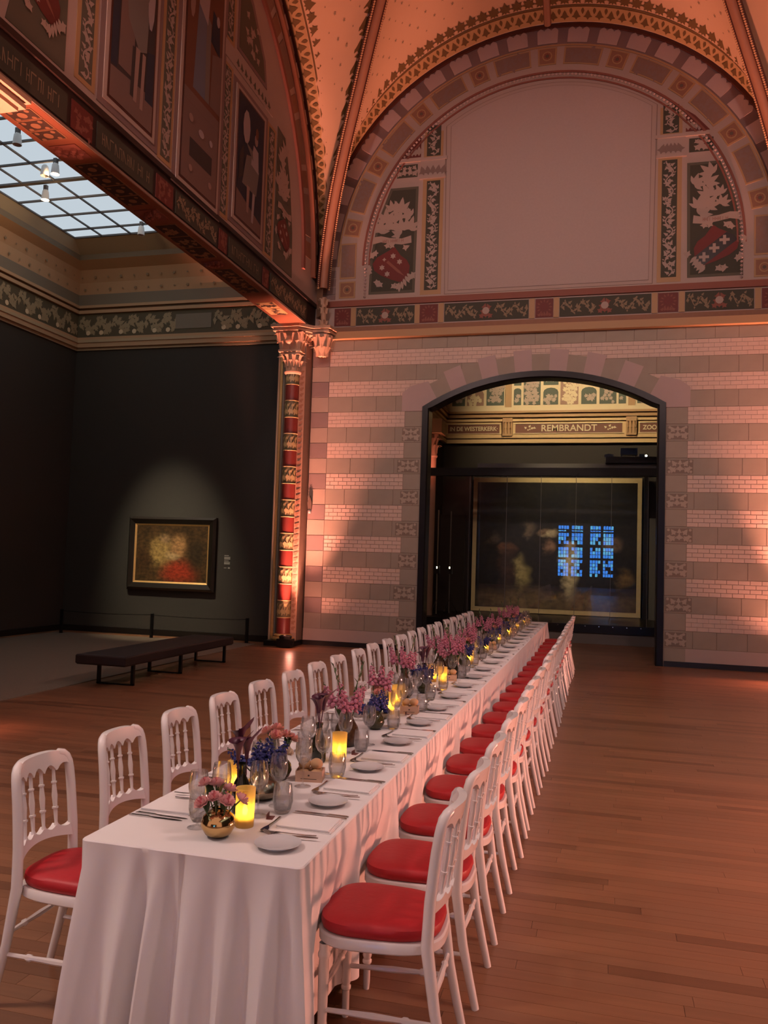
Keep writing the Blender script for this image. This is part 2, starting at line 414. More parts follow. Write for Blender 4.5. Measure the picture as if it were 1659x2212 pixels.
def vine(mb, a0, a1, b0, b1, size, r, m=0, d=.004, shape=LEAF3):
    """a wavy stem with leaves filling a rectangle along its longer side"""
    W, H = a1-a0, b1-b0; vert = H >= W
    L, B = (H, W) if vert else (W, H)
    T = (lambda u, v: (a0+W/2+v, b0+u)) if vert else (lambda u, v: (a0+u, b0+H/2+v))
    wave = min(L/2, B*1.5)
    n = max(8, int(L/wave*10))
    pts = [T(L*i/n, B*.26*math.sin(2*PI*(L*i/n)/wave)) for i in range(n+1)]
    ribbon(mb, pts, size*.16, d, m)
    k = max(3, int(L/(size*.50)))
    for i in range(k):
        u = L*(i+.5)/k; v = B*.26*math.sin(2*PI*u/wave)
        for sgn in (1, -1):
            ang = (sgn*(.6+.9*r.random()) + (.4 if i % 2 else -.3))
            sz = size*(.75+.5*r.random())
            lim = B/2*.94
            vv = max(-lim+.1*sz, min(lim-.1*sz, v+sgn*size*.12))
            tip = vv + sz*math.sin(ang)
            if abs(tip) > lim: sz *= max(.3, (lim-abs(vv))/max(1e-3, abs(tip)-abs(vv))*1.0) if abs(tip) > abs(vv) else 1
            ut = u + sz*math.cos(ang)
            if ut > L*.985: ang = PI-ang
            p = T(u, vv)
            leaf(mb, p[0], p[1], sz, (PI/2-ang) if vert else ang, d+.001, m, shape, .72)
def scatter(mb, inside, a0, a1, b0, b1, size, r, m=0, d=.004, shape=LEAF5, step=.8, up=None):
    na = max(1, int((a1-a0)/(size*step))); nb = max(1, int((b1-b0)/(size*step)))
    for j in range(nb):
        for i in range(na):
            a = a0+(a1-a0)*(i+.5+(.25 if j % 2 else -.25))/na; b = b0+(b1-b0)*(j+.5)/nb
            ang = (up if up is not None else 0) + (r.random()-.5)*(2.2 if up is not None else 6.28)
            sz = size*(.75+.5*r.random())
            a_ = a-math.cos(ang)*sz*.5; b_ = b-math.sin(ang)*sz*.5
            if inside(a, b) and inside(a_+sz*math.cos(ang), b_+sz*math.sin(ang)) and inside(a_, b_):
                lily(mb, a_, b_, sz, ang, d, m) if shape is LEAF5 and up is not None else leaf(mb, a_, b_, sz, ang, d, m, shape)
def lily(mb, a, b, sz, ang, d, m):
    for k, t in enumerate((-1.25, -.62, 0, .62, 1.25)):
        leaf(mb, a, b, sz*(.72 if abs(t) > 1 else (.9 if t else 1.0)), ang+t, d, m, LEAF1, .95)
def star(mb, a, b, r0, n=6, d=.006, m=0, inner=.5):
    mb.flat([(a+(r0 if k % 2 == 0 else r0*inner)*math.cos(PI*k/n+PI/2), b+(r0 if k % 2 == 0 else r0*inner)*math.sin(PI*k/n+PI/2)) for k in range(2*n)], d, m)
def disc(mb, a, b, r0, n=12, d=.005, m=0):
    mb.flat([(a+r0*math.cos(2*PI*k/n), b+r0*math.sin(2*PI*k/n)) for k in range(n)], d, m)
def strokes(mb, a0, a1, b0, b1, r, m=0, d=.005, gap=.5):
    """worn lettering that can no longer be read: a row of upright strokes"""
    h = b1-b0; x = a0
    while x < a1-h*.25:
        w_ = h*(.25+.35*r.random())
        mb.flat([(x,b0),(x+h*.08,b0),(x+h*.08,b1),(x,b1)], d, m)
        k = r.random()
        if k < .4: mb.flat([(x+w_,b0),(x+w_+h*.08,b0),(x+w_+h*.08,b1),(x+w_,b1)], d, m)
        if k < .3: mb.flat([(x,b0+h*.45),(x+w_,b0+h*.45),(x+w_,b0+h*.57),(x,b0+h*.57)], d, m)
        elif k < .6: mb.flat([(x,b1-h*.12),(x+w_,b1-h*.12),(x+w_,b1),(x,b1)], d, m)
        elif k < .8: mb.flat([(x+h*.1,b1),(x+h*.02,b1-h*.1),(x+w_,b0),(x+w_+h*.1,b0)], d, m)
        x += w_+h*.22

# ------------------------------------------------------------------ floor
def make_floor():
    mb = MB(); mb.box(-12.2, 8.5, -34, 25.2, -0.3, -0.012)
    fl = struct(mb.build('floor', M_subfloor), 'reddish oak strip floor of the gallery')
    r = random.Random(3)
    BW = 0.086; lens = (0.95, 1.4, 2.1)
    tints = [(1.0,1.0,1.0),(.90,.89,.88),(1.08,1.07,1.05),(.95,.93,.92),(1.03,1.0,.96),(.70,.66,.64),(1.15,1.13,1.10),(.97,.98,.99),(1.0,.97,.95),(.86,.84,.82)]
    meshes = {}
    def board_geo(x0, x1, y0, y1):
        e = .0006; z = 0.0
        v = [(x0,y0,-.012),(x1,y0,-.012),(x1,y1,-.012),(x0,y1,-.012),(x0+e,y0+e,z),(x1-e,y0+e,z),(x1-e,y1-e,z),(x0+e,y1-e,z)]
        return v, [(4,5,6,7),(0,1,5,4),(1,2,6,5),(2,3,7,6),(3,0,4,7)]
    def proto(li, ti):
        if (li, ti) not in meshes:
            mb = MB(); v, f = board_geo(0, lens[li]-.0006, 0, BW-.0006); mb.add(v, f)
            me = bpy.data.meshes.new('floor_board'); me.from_pydata(mb.v, [], mb.f); me.materials.append(M_floor)
            at = me.color_attributes.new('tint', 'FLOAT_COLOR', 'CORNER')
            at.data.foreach_set('color', [c for _ in range(len(at.data)) for c in (*tints[ti], 1)])
            meshes[(li, ti)] = me
        return meshes[(li, ti)]
    boards = []
    y = -12.0
    while y < 24.4:
        xa, xb = (-12.0, 8.3) if y < 15.7 else (-5.6, 3.4)
        x = xa - r.random()*1.2
        while x < xb:
            li = r.choice((0,1,1,2)); boards.append((x, y, li, r.randrange(len(tints)))); x += lens[li]
        y += BW
    def score(b):
        xc, yc = b[0]+lens[b[2]]/2, b[1]
        if yc < 2.75 or (xc < -.50 and xc > -2.5 and yc > 2.4 and yc < 15): return 1e9
        u = xc/max(.1, yc)
        if u > .16 or u < -.86: return 1e9
        return math.hypot(xc, yc)
    order = sorted(range(len(boards)), key=lambda i: score(boards[i]))
    own = set(order[:290])
    big = MB(); cols = []
    for i, (x, y, li, ti) in enumerate(boards):
        if i in own:
            link('floor_board', proto(li, ti), fl, (x, y, 0))
        else:
            v, f = board_geo(x, x+lens[li]-.0006, y, y+BW-.0006); big.add(v, f); cols += [tints[ti]]*len(f)
    o = stuff(big.build('floor_boards', M_floor, fl))
    at = o.data.color_attributes.new('tint', 'FLOAT_COLOR', 'CORNER')
    at.data.foreach_set('color', [c for t in cols for _ in range(4) for c in (*t, 1)])
make_floor()

# ------------------------------------------------------------------ end wall with the arched doorway
AX0, AX1, ASP, ACR = -3.48, 1.04, 4.75, 5.40           # opening, springing, crown
ACX = (AX0+AX1)/2; AHW = (AX1-AX0)/2
AR = (AHW**2+(ACR-ASP)**2)/(2*(ACR-ASP)); ACZ = ACR-AR
def arch_pt(x, off=0.0):
    dx = x-ACX; return (ACX+dx*(AR+off)/AR, ACZ+math.sqrt(max(0, AR*AR-dx*dx))*(AR+off)/AR)
LCX, LCZ, LR = -1.22, 7.66, 4.50                         # lunette circle
def wall_back():
    T = 0.28
    mb = MB(PE)
    def col(x0, x1, z0a, z0b, z1): mb.slab([(x0,z0a),(x1,z0b),(x1,z1),(x0,z1)], -T, 0)
    col(-5.80, AX0, 0, 0, 6.30); col(AX1, 3.35, 0, 0, 6.30)
    xs = [AX0+(AX1-AX0)*i/24 for i in range(25)]
    for i in range(24):
        col(xs[i], xs[i+1], arch_pt(xs[i])[1], arch_pt(xs[i+1])[1], 6.30)
    w_ = struct(mb.build('wall_back', M_mortar), 'banded brick and stone end wall with an arched doorway')
    r = random.Random(5)
    pieces = []       # bricks: (a0,a1,b0,b1)
    def in_arch(a, b, off=.30):
        if AX0-.02 < a < AX1+.02 and b < ASP: return True
        dx = a-ACX
        return abs(dx) < AHW+.42 and b < ACZ+math.sqrt(max(0, (AR+off)**2-dx*dx))
    blockm = {}
    def block(a0, a1, b0, b1, mat, name, proud=.010, g=.004):
        key = (round(a1-a0, 3), round(b1-b0, 3), mat.name, proud)
        if key not in blockm:
            q = MB(lambda a, b, d: (a, -d, b)); q.rect(g, a1-a0-g, g, b1-b0-g, 0, proud, 0, .003)
            me = bpy.data.meshes.new(name); me.from_pydata(q.v, [], q.f); me.materials.append(mat); blockm[key] = me
        link(name, blockm[key], w_, (a0, D, b0))
    # bands: 0.31 m, brick and stone by turns
    rowz = [.64+.62*j for j in range(9)]
    for j, z0 in enumerate(rowz):
        rows = 4; bh = .31/rows
        for k in range(rows):
            for (xa, xb) in ((-5.43, -3.84), (1.42, 3.35)) if z0 < 4.6 else ((-5.43, 3.35),):
                n = max(1, round((xb-xa)/.185)); L = (xb-xa)/n
                off = 0 if k % 2 == 0 else -L/2
                for i in range(n+(1 if off else 0)):
                    a0 = max(xa, xa+off+i*L); a1 = min(xb, xa+off+(i+1)*L)
                    if a1-a0 < .02 or (z0 > 4.6 and in_arch((a0+a1)/2, z0+k*bh+bh/2, .26)): continue
                    pieces.append((a0, a1, z0+k*bh, z0+(k+1)*bh))
        block(-5.80, -5.43, z0, z0+.31, M_stone_d, 'stone_block')
        if z0 < 4.6:
            block(-3.84, -3.48, z0, z0+.31, M_stone, 'stone_block'); block(1.04, 1.42, z0, z0+.31, M_stone, 'stone_block')
    for j in range(10):
        z0 = .33+.62*j; z1 = min(z0+.31, 6.14)
        xa = -5.80; e0 = AX0 if z0 < 4.6 else None
        segs = ((-5.80, -3.48), (1.04, 3.35)) if z0 < 4.6 else ((-5.80, 3.35),)
        for (xa, xb) in segs:
            x = xa; first = True
            while x < xb-.01:
                L = .37 if first and xa < -5 else (.50 if (j+int(x*3)) % 2 else .40); first = False
                x1 = min(xb, x+L)
                if xb-x1 < .14: x1 = xb
                if not (z0 > 4.3 and in_arch((x+x1)/2, (z0+z1)/2, .22)):
                    block(x, x1, z0, z1, M_quoin if (xa < -5 and x == xa) else M_stone, 'stone_block', .008, .0025)
                x = x1
    # bricks: the 300 that show largest as parts, the rest as one part
    def keyb(p):
        a = (p[0]+p[1])/2; return (0 if p[2] < 4.6 else 1, 0 if (a < -3.5 or a < 2.9) else 1, abs(p[2]-2.2), a)
    pieces.sort(key=keyb)
    for p in pieces[:300]: block(*p, M_brick, 'brick', .009, .0028)
    rest = MB(PE)
    for p in pieces[300:]: rest.rect(p[0]+.0028, p[1]-.0028, p[2]+.0028, p[3]-.0028, 0, .009)
    stuff(rest.build('bricks', M_brick, w_))
    # plain plinth and black skirting
    q = MB(PE); q.rect(-5.80, -3.84, .09, .33, 0, .012); q.build('plinth_panel', M_base, w_)
    q = MB(PE); q.rect(-3.84, AX0, .09, .33, 0, .010); q.build('plinth_panel', M_stone, w_)
    q = MB(PE); q.rect(1.42, 3.35, .09, .33, 0, .012); q.build('plinth_panel', M_base, w_)
    q = MB(PE); q.rect(AX1, 1.42, .09, .33, 0, .010); q.build('plinth_panel', M_stone, w_)
    for k, (xa, xb) in enumerate(((-5.80, AX0-.02), (AX1+.02, 3.35))):
        q = MB(PE); q.rect(xa, xb, 0, .095, 0, .03)
        struct(q.build('baseboard_back', M_black), 'black skirting board %s of the doorway' % ('left' if k == 0 else 'right'))
    # voussoirs
    n = 15
    th0 = math.atan2(ASP-ACZ, -AHW); th1 = math.atan2(ASP-ACZ, AHW)
    for i in range(n):
        a, b = th0+(th1-th0)*i/n, th0+(th1-th0)*(i+1)/n
        pink = i % 2 == 0; out = AR+(.42 if pink else .33)
        pt = lambda t, rr: (ACX+rr*math.cos(t), ACZ+rr*math.sin(t))
        poly = [pt(a, AR), pt(b, AR), pt(b, out), pt(a, out)]
        if i == 0: poly = [(AX0,4.67),(AX0,ASP),pt(b,AR),pt(b,out-.03),(-3.72,5.17),(-3.90,5.03),(-3.90,4.67)]
        if i == n-1: poly = [(AX1,4.67),(1.46,4.67),(1.46,5.03),(1.28,5.17),pt(a,out-.03),pt(a,AR),(AX1,ASP)]
        q = MB(PE); q.slab(poly, 0, .022 if pink else .018)
        q.build('voussoir', M_scallop if pink else M_stone, w_)
    # carved rosettes on the jambs
    for side in (0, 1):
        for j in range(7):
            z0 = .35+.62*j; wide = (j % 2 == 1)
            a0, a1 = ((-3.96 if wide else -3.88), -3.53) if side == 0 else (1.07, (1.52 if wide else 1.43))
            q = MB(PE); zb, zt = z0+.01, z0+.26
            q.rect(a0, a1, zb, zt, 0, .014, 0)
            ca = (a0+a1)/2
            for (da, db, ang, sz) in ((-.07,.03,2.5,.15),(.07,.03,.64,.15),(-.06,.13,2.2,.13),(.06,.13,.94,.13),(0,.03,PI/2,.13),(0,.14,PI/2,.11),(-.12,.10,PI,.09),(.12,.10,0,.09)):
                leaf(q, ca+da*(a1-a0)/.42, zb+db, sz, ang, .017, 1, LEAF3)
            for sx in (-1, 1):
                for zz in (zb+.03, zt-.03): disc(q, ca+sx*((a1-a0)/2-.04), zz, .025, 8, .018, 1)
            arc = [(ca+.09*math.cos(t), zb+.02+.09*math.sin(t)) for t in [PI*k/8 for k in range(9)]]
            ribbon(q, arc, .016, .019, 1)
            q.build('rosette_block', [M_rosette, M_roslight], w_)
    # cornice and frieze
    q = MB(PE); q.slab([(-5.80,6.14),(3.35,6.14),(3.35,6.28),(-5.80,6.28)], 0, .13)
    c1 = q.build('cornice', M_ochre, w_)
    q = MB(PE); q.rect(-5.80, 3.35, 6.28, 6.39, 0, .06); q.build('cornice_fillet', M_brown2, w_)
    q = MB(PE); q.rect(-5.80, 3.35, 6.39, 6.81, -.2, .03); fz = q.build('frieze', M_plaster, w_)
    q = MB(PE); q.rect(-5.80, 3.35, 6.81, 6.93, 0, .075); q.build('frieze_moulding', M_redline, w_)
    q = MB(PE); q.rect(-5.80, 3.35, 6.93, 6.96, 0, .05); q.build('frieze_moulding', M_plaster, w_)
    sq = [(-5.36,-5.02),(-3.59,-3.23),(-1.34,-1.01),(.88,1.23),(2.64,2.99)]
    lg = [(-4.90,-3.70),(-3.10,-1.47),(-.89,.76),(1.35,2.51)]
    rr = random.Random(2)
    for a0, a1 in sq:
        q = MB(PE); q.rect(a0, a1, 6.42, 6.78, .03, .04, 0)
        ca = (a0+a1)/2
        disc(q, ca, 6.63, .075, 12, .043, 1)
        for k in range(12): leaf(q, ca+.09*math.cos(k*PI/6), 6.62+.09*math.sin(k*PI/6), .06, k*PI/6, .044, 2, LEAF1)
        for k in range(5): leaf(q, a0+.05+.06*k, 6.44, .08, PI/2+.3*(k-2), .045, 2, LEAF3)
        q.build('frieze_panel', [M_red, M_shield, M_redline], fz)
    for a0, a1 in lg:
        q = MB(PE); q.rect(a0, a1, 6.42, 6.78, .03, .04, 0)
        vine(q, a0+.02, (a0+a1)/2-.16, 6.44, 6.76, .10, rr, 1, .043); vine(q, (a0+a1)/2+.16, a1-.02, 6.44, 6.76, .10, rr, 1, .043)
        ca = (a0+a1)/2
        for k in range(7): leaf(q, ca+(k-3)*.04, 6.46+.08*(k % 3), .13, PI/2+.25*(k-3), .046, 2, LEAF3)
        disc(q, ca, 6.6, .07, 10, .048, 3)
        q.build('frieze_panel', [M_dkgreen, M_leafmid, M_redline, M_leafpale], fz)
    for a in [(x0+x1)/2 for x0, x1 in ((-5.02,-4.90),(-3.70,-3.59),(-3.23,-3.10),(-1.47,-1.34),(-1.01,-.89),(.76,.88),(1.23,1.35),(2.51,2.64))]:
        q = MB(PE); q.rect(a-.05, a+.05, 6.41, 6.79, .03, .05, 0); q.build('frieze_strip', M_ochre, fz)
    # frame of the doorway
    path = [(AX0, 0), (AX0, ASP)] + [arch_pt(x) for x in xs[1:-1]] + [(AX1, ASP), (AX1, 0)]
    def inset(p, off):
        x, z = p
        if z <= ASP+1e-6 and (abs(x-AX0) < 1e-6 or abs(x-AX1) < 1e-6):
            return (x+off if x < ACX else x-off, z if z < 1 else z-off*.35)
        return arch_pt(x, -off)
    q = MB(PE)
    prof = [(0, .0), (0, .06), (.11, .06), (.13, .03), (.13, -T-.02), (0, -T-.02)]
    for i in range(len(path)-1):
        for k in range(len(prof)-1):
            A, B = prof[k], prof[k+1]
            v = []
            for p, (o_, d_) in ((path[i], A), (path[i+1], A), (path[i+1], B), (path[i], B)):
                x, z = inset(p, o_); v.append((x, z, d_))
            q.add(v, [(0,1,2,3)])
    struct(q.build('door_1', M_steel), 'black steel frame lining the arched doorway')
    # small emergency spear lamp by the pier
    t = thing('wall_sensor', 'small dark pointed sensor with a pale tip on the striped wall beside the column', 'sensor', (-5.74, D-.012, 2.62))
    q = MB(lambda a, b, d: (a, -d, b)); q.slab([(-.035,.08),(.035,.08),(.045,.22),(0,.36),(-.045,.22)], 0, .05); q.build('housing', M_rosline, t)
    q = MB(); q.lathe([(.001,0),(.03,.0),(.034,.05),(.02,.08)], 10, (0,-.03,0)); q.build('tip', M_lampwhite, t, True)
wall_back()

# ------------------------------------------------------------------ lunettes (half-round painted walls)
def arc_panel(mb, cx, cz, r0, r1, t0, t1, d0, d1, m=0, n=6):
    ts = [t0+(t1-t0)*i/n for i in range(n+1)]
    mb.slab([(cx+r1*math.cos(t), cz+r1*math.sin(t)) for t in ts]+[(cx+r0*math.cos(t), cz+r0*math.sin(t)) for t in reversed(ts)], d0, d1, m)
def scallop(mb, cx, cz, r0, r1, t0, t1, d, m):
    """block with three rounded lobes on its outer edge"""
    pts = [(r0, t0)]; k = 3
    for i in range(k):
        for j in range(5):
            f = (i+j/4)/k; pts.append((r1+(.055*math.sin(PI*j/4))-.03, t0+(t1-t0)*f))
    pts.append((r0, t1)); pts.append((r0, (t0+t1)/2))
    pts = [pts[0]]+pts[1:-2][::1]+[pts[-2], pts[-1]]
    mb.slab([(cx+r_*math.cos(t), cz+r_*math.sin(t)) for r_, t in reversed(pts)], .005, d, m)
def shield(mb, ca, cb, s, d, kind, mats):
    """tilted shield with a ribbon above; kind 'x': black band with three crosses, 's': sword and stars"""
    red, black, pale, pale2 = mats
    flip = 1 if kind == 'x' else -1
    P = lambda x, y: (ca+flip*x*s, cb+y*s)
    out = [(-.05,.62),(.10,.50),(.30,.40),(.52,.28),(.66,.08),(.60,-.14),(.40,-.30),(.05,-.46),(-.25,-.56),(-.50,-.52),(-.56,-.30),(-.58,-.05),(-.48,.15),(-.28,.30)]
    mb.flat([P(*p) for p in out], d, red)
    if kind == 'x':
        mb.flat([P(*p) for p in [(-.56,-.30),(-.50,-.52),(-.27,-.55),(.62,.14),(.52,.28),(.32,.38)]], d+.002, black)
        for (x, y) in ((-.30,-.33),(-.02,-.08),(.26,.15)):
            k = .14; e = .042
            mb.flat([P(x-k,y-e),P(x+k,y-e),P(x+k,y+e),P(x-k,y+e)], d+.004, pale)
            mb.flat([P(x-e,y-k),P(x+e,y-k),P(x+e,y+k),P(x-e,y+k)], d+.005, pale)
    else:
        for (x, y) in ((-.02,.30),(-.24,.10),(.34,-.06),(.16,-.28)):
            q = P(x, y); star(mb, q[0], q[1], .10*s, 6, d+.003, pale, .6)
        mb.flat([P(*p) for p in [(.20,.10),(.14,.16),(-.24,-.18),(-.42,-.38),(-.18,-.24)]], d+.004, pale2)
        q = P(.27,.20); star(mb, q[0], q[1], .07*s, 4, d+.004, pale, .5)
    # ribbon with worn writing
    bn = [(-.62,.70),(-.60,.94),(-.30,.86),(.10,.90),(.40,.98),(.66,.96),(.70,.72),(.40,.78),(.10,.72),(-.30,.66)]
    mb.flat([P(*p) for p in bn], d+.006, pale)
    h = .11*s; strokes(mb, ca-.34*s, ca+.36*s, cb+.74*s, cb+.74*s+h, random.Random(4), pale2, d+.008)
    # wreath
    for i in range(13):
        t = -2.75+i*.40
        x, y = .70*math.cos(t), .60*math.sin(t)-.02
        q = P(x, y); leaf(mb, q[0], q[1], .26*s, math.atan2(y*1.2, flip*x*1.0)+ (.9 if i % 2 else -.7), d+.005, pale, LEAF3)
    for i in range(5):
        q = P(-.50+.06*i, -.30-.08*i); leaf(mb, q[0], q[1], .28*s, PI*1.25 if flip > 0 else -PI/4-.2*i, d+.006, pale, LEAF1)

def lunette_back():
    q = MB(PE)
    ts = [PI*i/48 for i in range(49)]
    q.slab([(LCX+LR*math.cos(t), LCZ+LR*math.sin(t)) for t in ts]+[(LCX-LR,6.9),(LCX+LR,6.9)], -.25, 0)
    L = q.build('wall_back_lunette', M_plaster); struct(L, 'half-round painted wall field above the doorway')
    # scalloped voussoirs along the rim
    q = MB(PE)
    arc_panel(q, LCX, LCZ, 4.12, 4.49, 0, PI, 0, .006, 0, 48); q.build('rim_ground', M_mauve, L)
    q = MB(PE); 
    arc_panel(q, LCX, LCZ, 4.455, 4.53, 0, PI, 0, .05, 0, 48); q.build('rim_fillet', M_ribdark, L)
    pitch = math.radians(7.75)
    for k in range(-12, 13):
        t = PI/2+k*pitch
        if t < .03 or t > PI-.03: continue
        q = MB(PE); scallop(q, LCX, LCZ, 4.15, 4.43, t-math.radians(2.6), t+math.radians(2.6), .022, 0)
        q.build('scalloped_block', M_scallop, L)
    for sx in (-1, 1):
        for k in range(4):
            z = 7.58-.17*k; x0, x1 = sorted((LCX+sx*4.15, LCX+sx*4.45))
            q = MB(PE); q.rect(x0, x1, z-.15, z, 0, .018); q.build('scalloped_block', M_mauve if k % 2 else M_stone_d, L)
    # ring of panels
    rr = random.Random(11)
    def ringpanel(t0, t1, sq):
        q = MB(PE); arc_panel(q, LCX, LCZ, 3.73, 4.07, t0, t1, 0, .012, 0, 5)
        arc_panel(q, LCX, LCZ, 3.755, 4.045, t0+.008, t1-.008, .012, .014, 1, 5)
        tm = (t0+t1)/2
        if sq:
            a, b = LCX+3.9*math.cos(tm), LCZ+3.9*math.sin(tm)
            disc(q, a, b, .095, 14, .016, 0); disc(q, a, b, .075, 14, .017, 1); disc(q, a, b, .035, 8, .018, 2)
            for k in range(8): leaf(q, a, b, .075, k*PI/4, .0175, 3, LEAF1)
        else:
            for k in range(26):
                t = t0+.02+(t1-t0-.04)*rr.random(); r_ = 3.79+.22*rr.random()
                leaf(q, LCX+r_*math.cos(t), LCZ+r_*math.sin(t), .06+.05*rr.random(), rr.random()*6.28, .016, 2, LEAF3)
        q.build('ring_panel', [M_ochre, M_brown2 if sq else M_brown, M_rosline if sq else M_line, M_redline], L)
    st = math.radians(19.6); hs = math.radians(2.6)
    for k in range(-4, 5):
        t = PI/2+k*st; ringpanel(t-hs, t+hs, True)
        if k < 4: ringpanel(t+hs+.035, t+st-hs-.035, False)
    for sx in (-1, 1):                                    # the straight feet of the ring
        a0, a1 = sorted((LCX+sx*3.73, LCX+sx*4.07))
        q = MB(PE); q.rect(a0, a1, 7.40, 8.13, 0, .012, 0); q.rect(a0+.025, a1-.025, 7.43, 8.10, .012, .014, 1)
        for k in range(22): leaf(q, a0+.06+.2*rr.random(), 7.47+.55*rr.random(), .07, rr.random()*6.28, .016, 2, LEAF3)
        q.build('ring_panel', [M_ochre, M_brown, M_line], L)
        q = MB(PE); q.rect(a0, a1, 7.0, 7.34, 0, .012, 0); q.rect(a0+.03, a1-.03, 7.03, 7.31, .012, .014, 1)
        disc(q, (a0+a1)/2, 7.17, .09, 12, .016, 0); disc(q, (a0+a1)/2, 7.17, .07, 12, .017, 1); disc(q, (a0+a1)/2, 7.17, .035, 8, .018, 2)
        q.build('ring_panel', [M_ochre, M_brown2, M_rosline], L)
    # bead mouldings
    q = MB()
    for k in range(150):
        t = PI*(k+.5)/150
        q.octa((LCX+3.52*math.cos(t), D-.03, LCZ+3.52*math.sin(t)), .030)
    for sx in (-1, 1):
        for k in range(9): q.octa((LCX+sx*3.52, D-.03, 7.0+.072*k), .030)
    stuff(q.build('bead_moulding', M_scallop, L))
    for (r0, r1, m_) in ((3.56, 3.60, M_redline), (3.44, 3.47, M_redline), (4.09, 4.12, M_ochre)):
        q = MB(PE); arc_panel(q, LCX, LCZ, r0, r1, 0, PI, 0, .02, 0, 48)
        q.build('ring_fillet', m_, L)
    # large pale central field
    hw = 1.95; cx = -1.17; R = 3.37
    zt = LCZ+math.sqrt(R*R-(hw+.05)**2)
    t0 = math.atan2(zt-LCZ, hw+.05)
    def field(ins):
        tt = [t0+ins*.3+(PI-2*t0-2*ins*.3)*i/20 for i in range(21)]
        return [(cx-hw+ins,6.97+ins),(cx+hw-ins,6.97+ins)]+[(cx+(R-ins)*math.cos(t), LCZ+(R-ins)*math.sin(t)) for t in tt]
    q = MB(PE); q.slab(field(0), 0, .010); q.build('central_field_border', M_line, L)
    q = MB(PE); q.slab(field(.012), 0, .016); q.build('central_field', M_plaster, L)
    q = MB(PE); q.slab(field(.07), 0, .019); q.build('central_field_line', M_line, L)
    q = MB(PE); q.slab(field(.078), 0, .023); q.build('central_canvas', M_canvas, L)
    # side ornaments, mirrored about the field
    for sx in (-1, 1):
        X = lambda x: cx+sx*x
        def rc(q, x0, x1, z0, z1, d0, d1, m): a0, a1 = sorted((X(x0), X(x1))); q.rect(a0, a1, z0, z1, d0, d1, m); return a0, a1
        q = MB(PE); rc(q, 2.02, 2.44, 6.99, 9.40, 0, .006, 0); a0, a1 = rc(q, 2.09, 2.36, 7.08, 9.29, .006, .010, 1)
        vine(q, a0+.01, a1-.01, 7.10, 9.27, .13, rr, 2, .012); q.build('vine_panel', [M_ochre, M_dkgreen, M_leafpale], L)
        q = MB(PE); rc(q, 2.05, 2.44, 9.78, 10.30, 0, .006, 0); a0, a1 = rc(q, 2.10, 2.38, 9.80, 10.42 if sx < 0 else 10.34, .006, .010, 1)
        vine(q, a0+.01, a1-.01, 9.81, 10.34, .12, rr, 2, .012); q.build('vine_panel', [M_ochre, M_dkgreen, M_leafpale], L)
        # painted capital between the strips
        q = MB(PE); rc(q, 2.0, 2.50, 9.34, 9.72, 0, .03, 0); rc(q, 1.96, 2.9, 9.70, 9.76, 0, .05, 0); rc(q, 1.98, 2.52, 9.33, 9.38, 0, .045, 0)
        for k in range(5): leaf(q, X(2.06+.09*k), 9.40, .20, PI/2+.15*(k-2), .035, 1, LEAF3)
        q.build('painted_capital', [M_plaster, M_line], L)
        q = MB(PE); rc(q, 2.56, 2.98, 9.40, 9.66, 0, .008, 0)
        for k in range(4): leaf(q, X(2.66+.075*k), 9.43, .16, PI/2+.5*(k-1.5), .010, 1, LEAF3); leaf(q, X(2.66+.075*k), 9.63, .12, -PI/2-.5*(k-1.5), .011, 1, LEAF3)
        q.build('palmette_panel', [M_dkgreen, M_leafpale], L)
        q = MB(PE); q.slab([(X(2.50),9.80),(X(2.92),9.80),(X(2.66),10.10),(X(2.50),10.22)][::sx], 0, .006, 0)
        for k in range(4): leaf(q, X(2.54+.07*k), 9.82, .20-.03*k, PI/2, .010, 1, LEAF3)
        q.build('spandrel_panel', [M_red, M_leafpale], L)
        # shield panel
        poly = [(2.55,7.05),(3.50,7.05),(3.48,7.80),(3.36,8.50),(3.10,9.20),(2.53,9.20)]
        inn = lambda a, b: 2.60 < sx*(a-cx) < (3.44 if b < 8.0 else 3.44-(b-8.0)*.30) and 8.2 < b < 9.14
        q = MB(PE); q.slab([(X(x), z) for x, z in poly][::sx], 0, .008, 0)
        pin = [(2.60,7.10),(3.45,7.10),(3.43,7.80),(3.31,8.48),(3.06,9.15),(2.58,9.15)]
        q.slab([(X(x), z) for x, z in pin][::sx], .008, .010, 1)
        scatter(q, inn, *sorted((X(2.6), X(3.44))), 8.18, 9.14, .27, rr, 2, .012, LEAF5, .70, PI/2)
        shield(q, X(3.02), 7.62, .62, .014, 'x' if sx > 0 else 's', (3, 4, 2, 5))
        q.build('shield_panel', [M_greygreen, M_dkgreen, M_leafpale, M_shield, M_black, M_redline], L)
lunette_back()

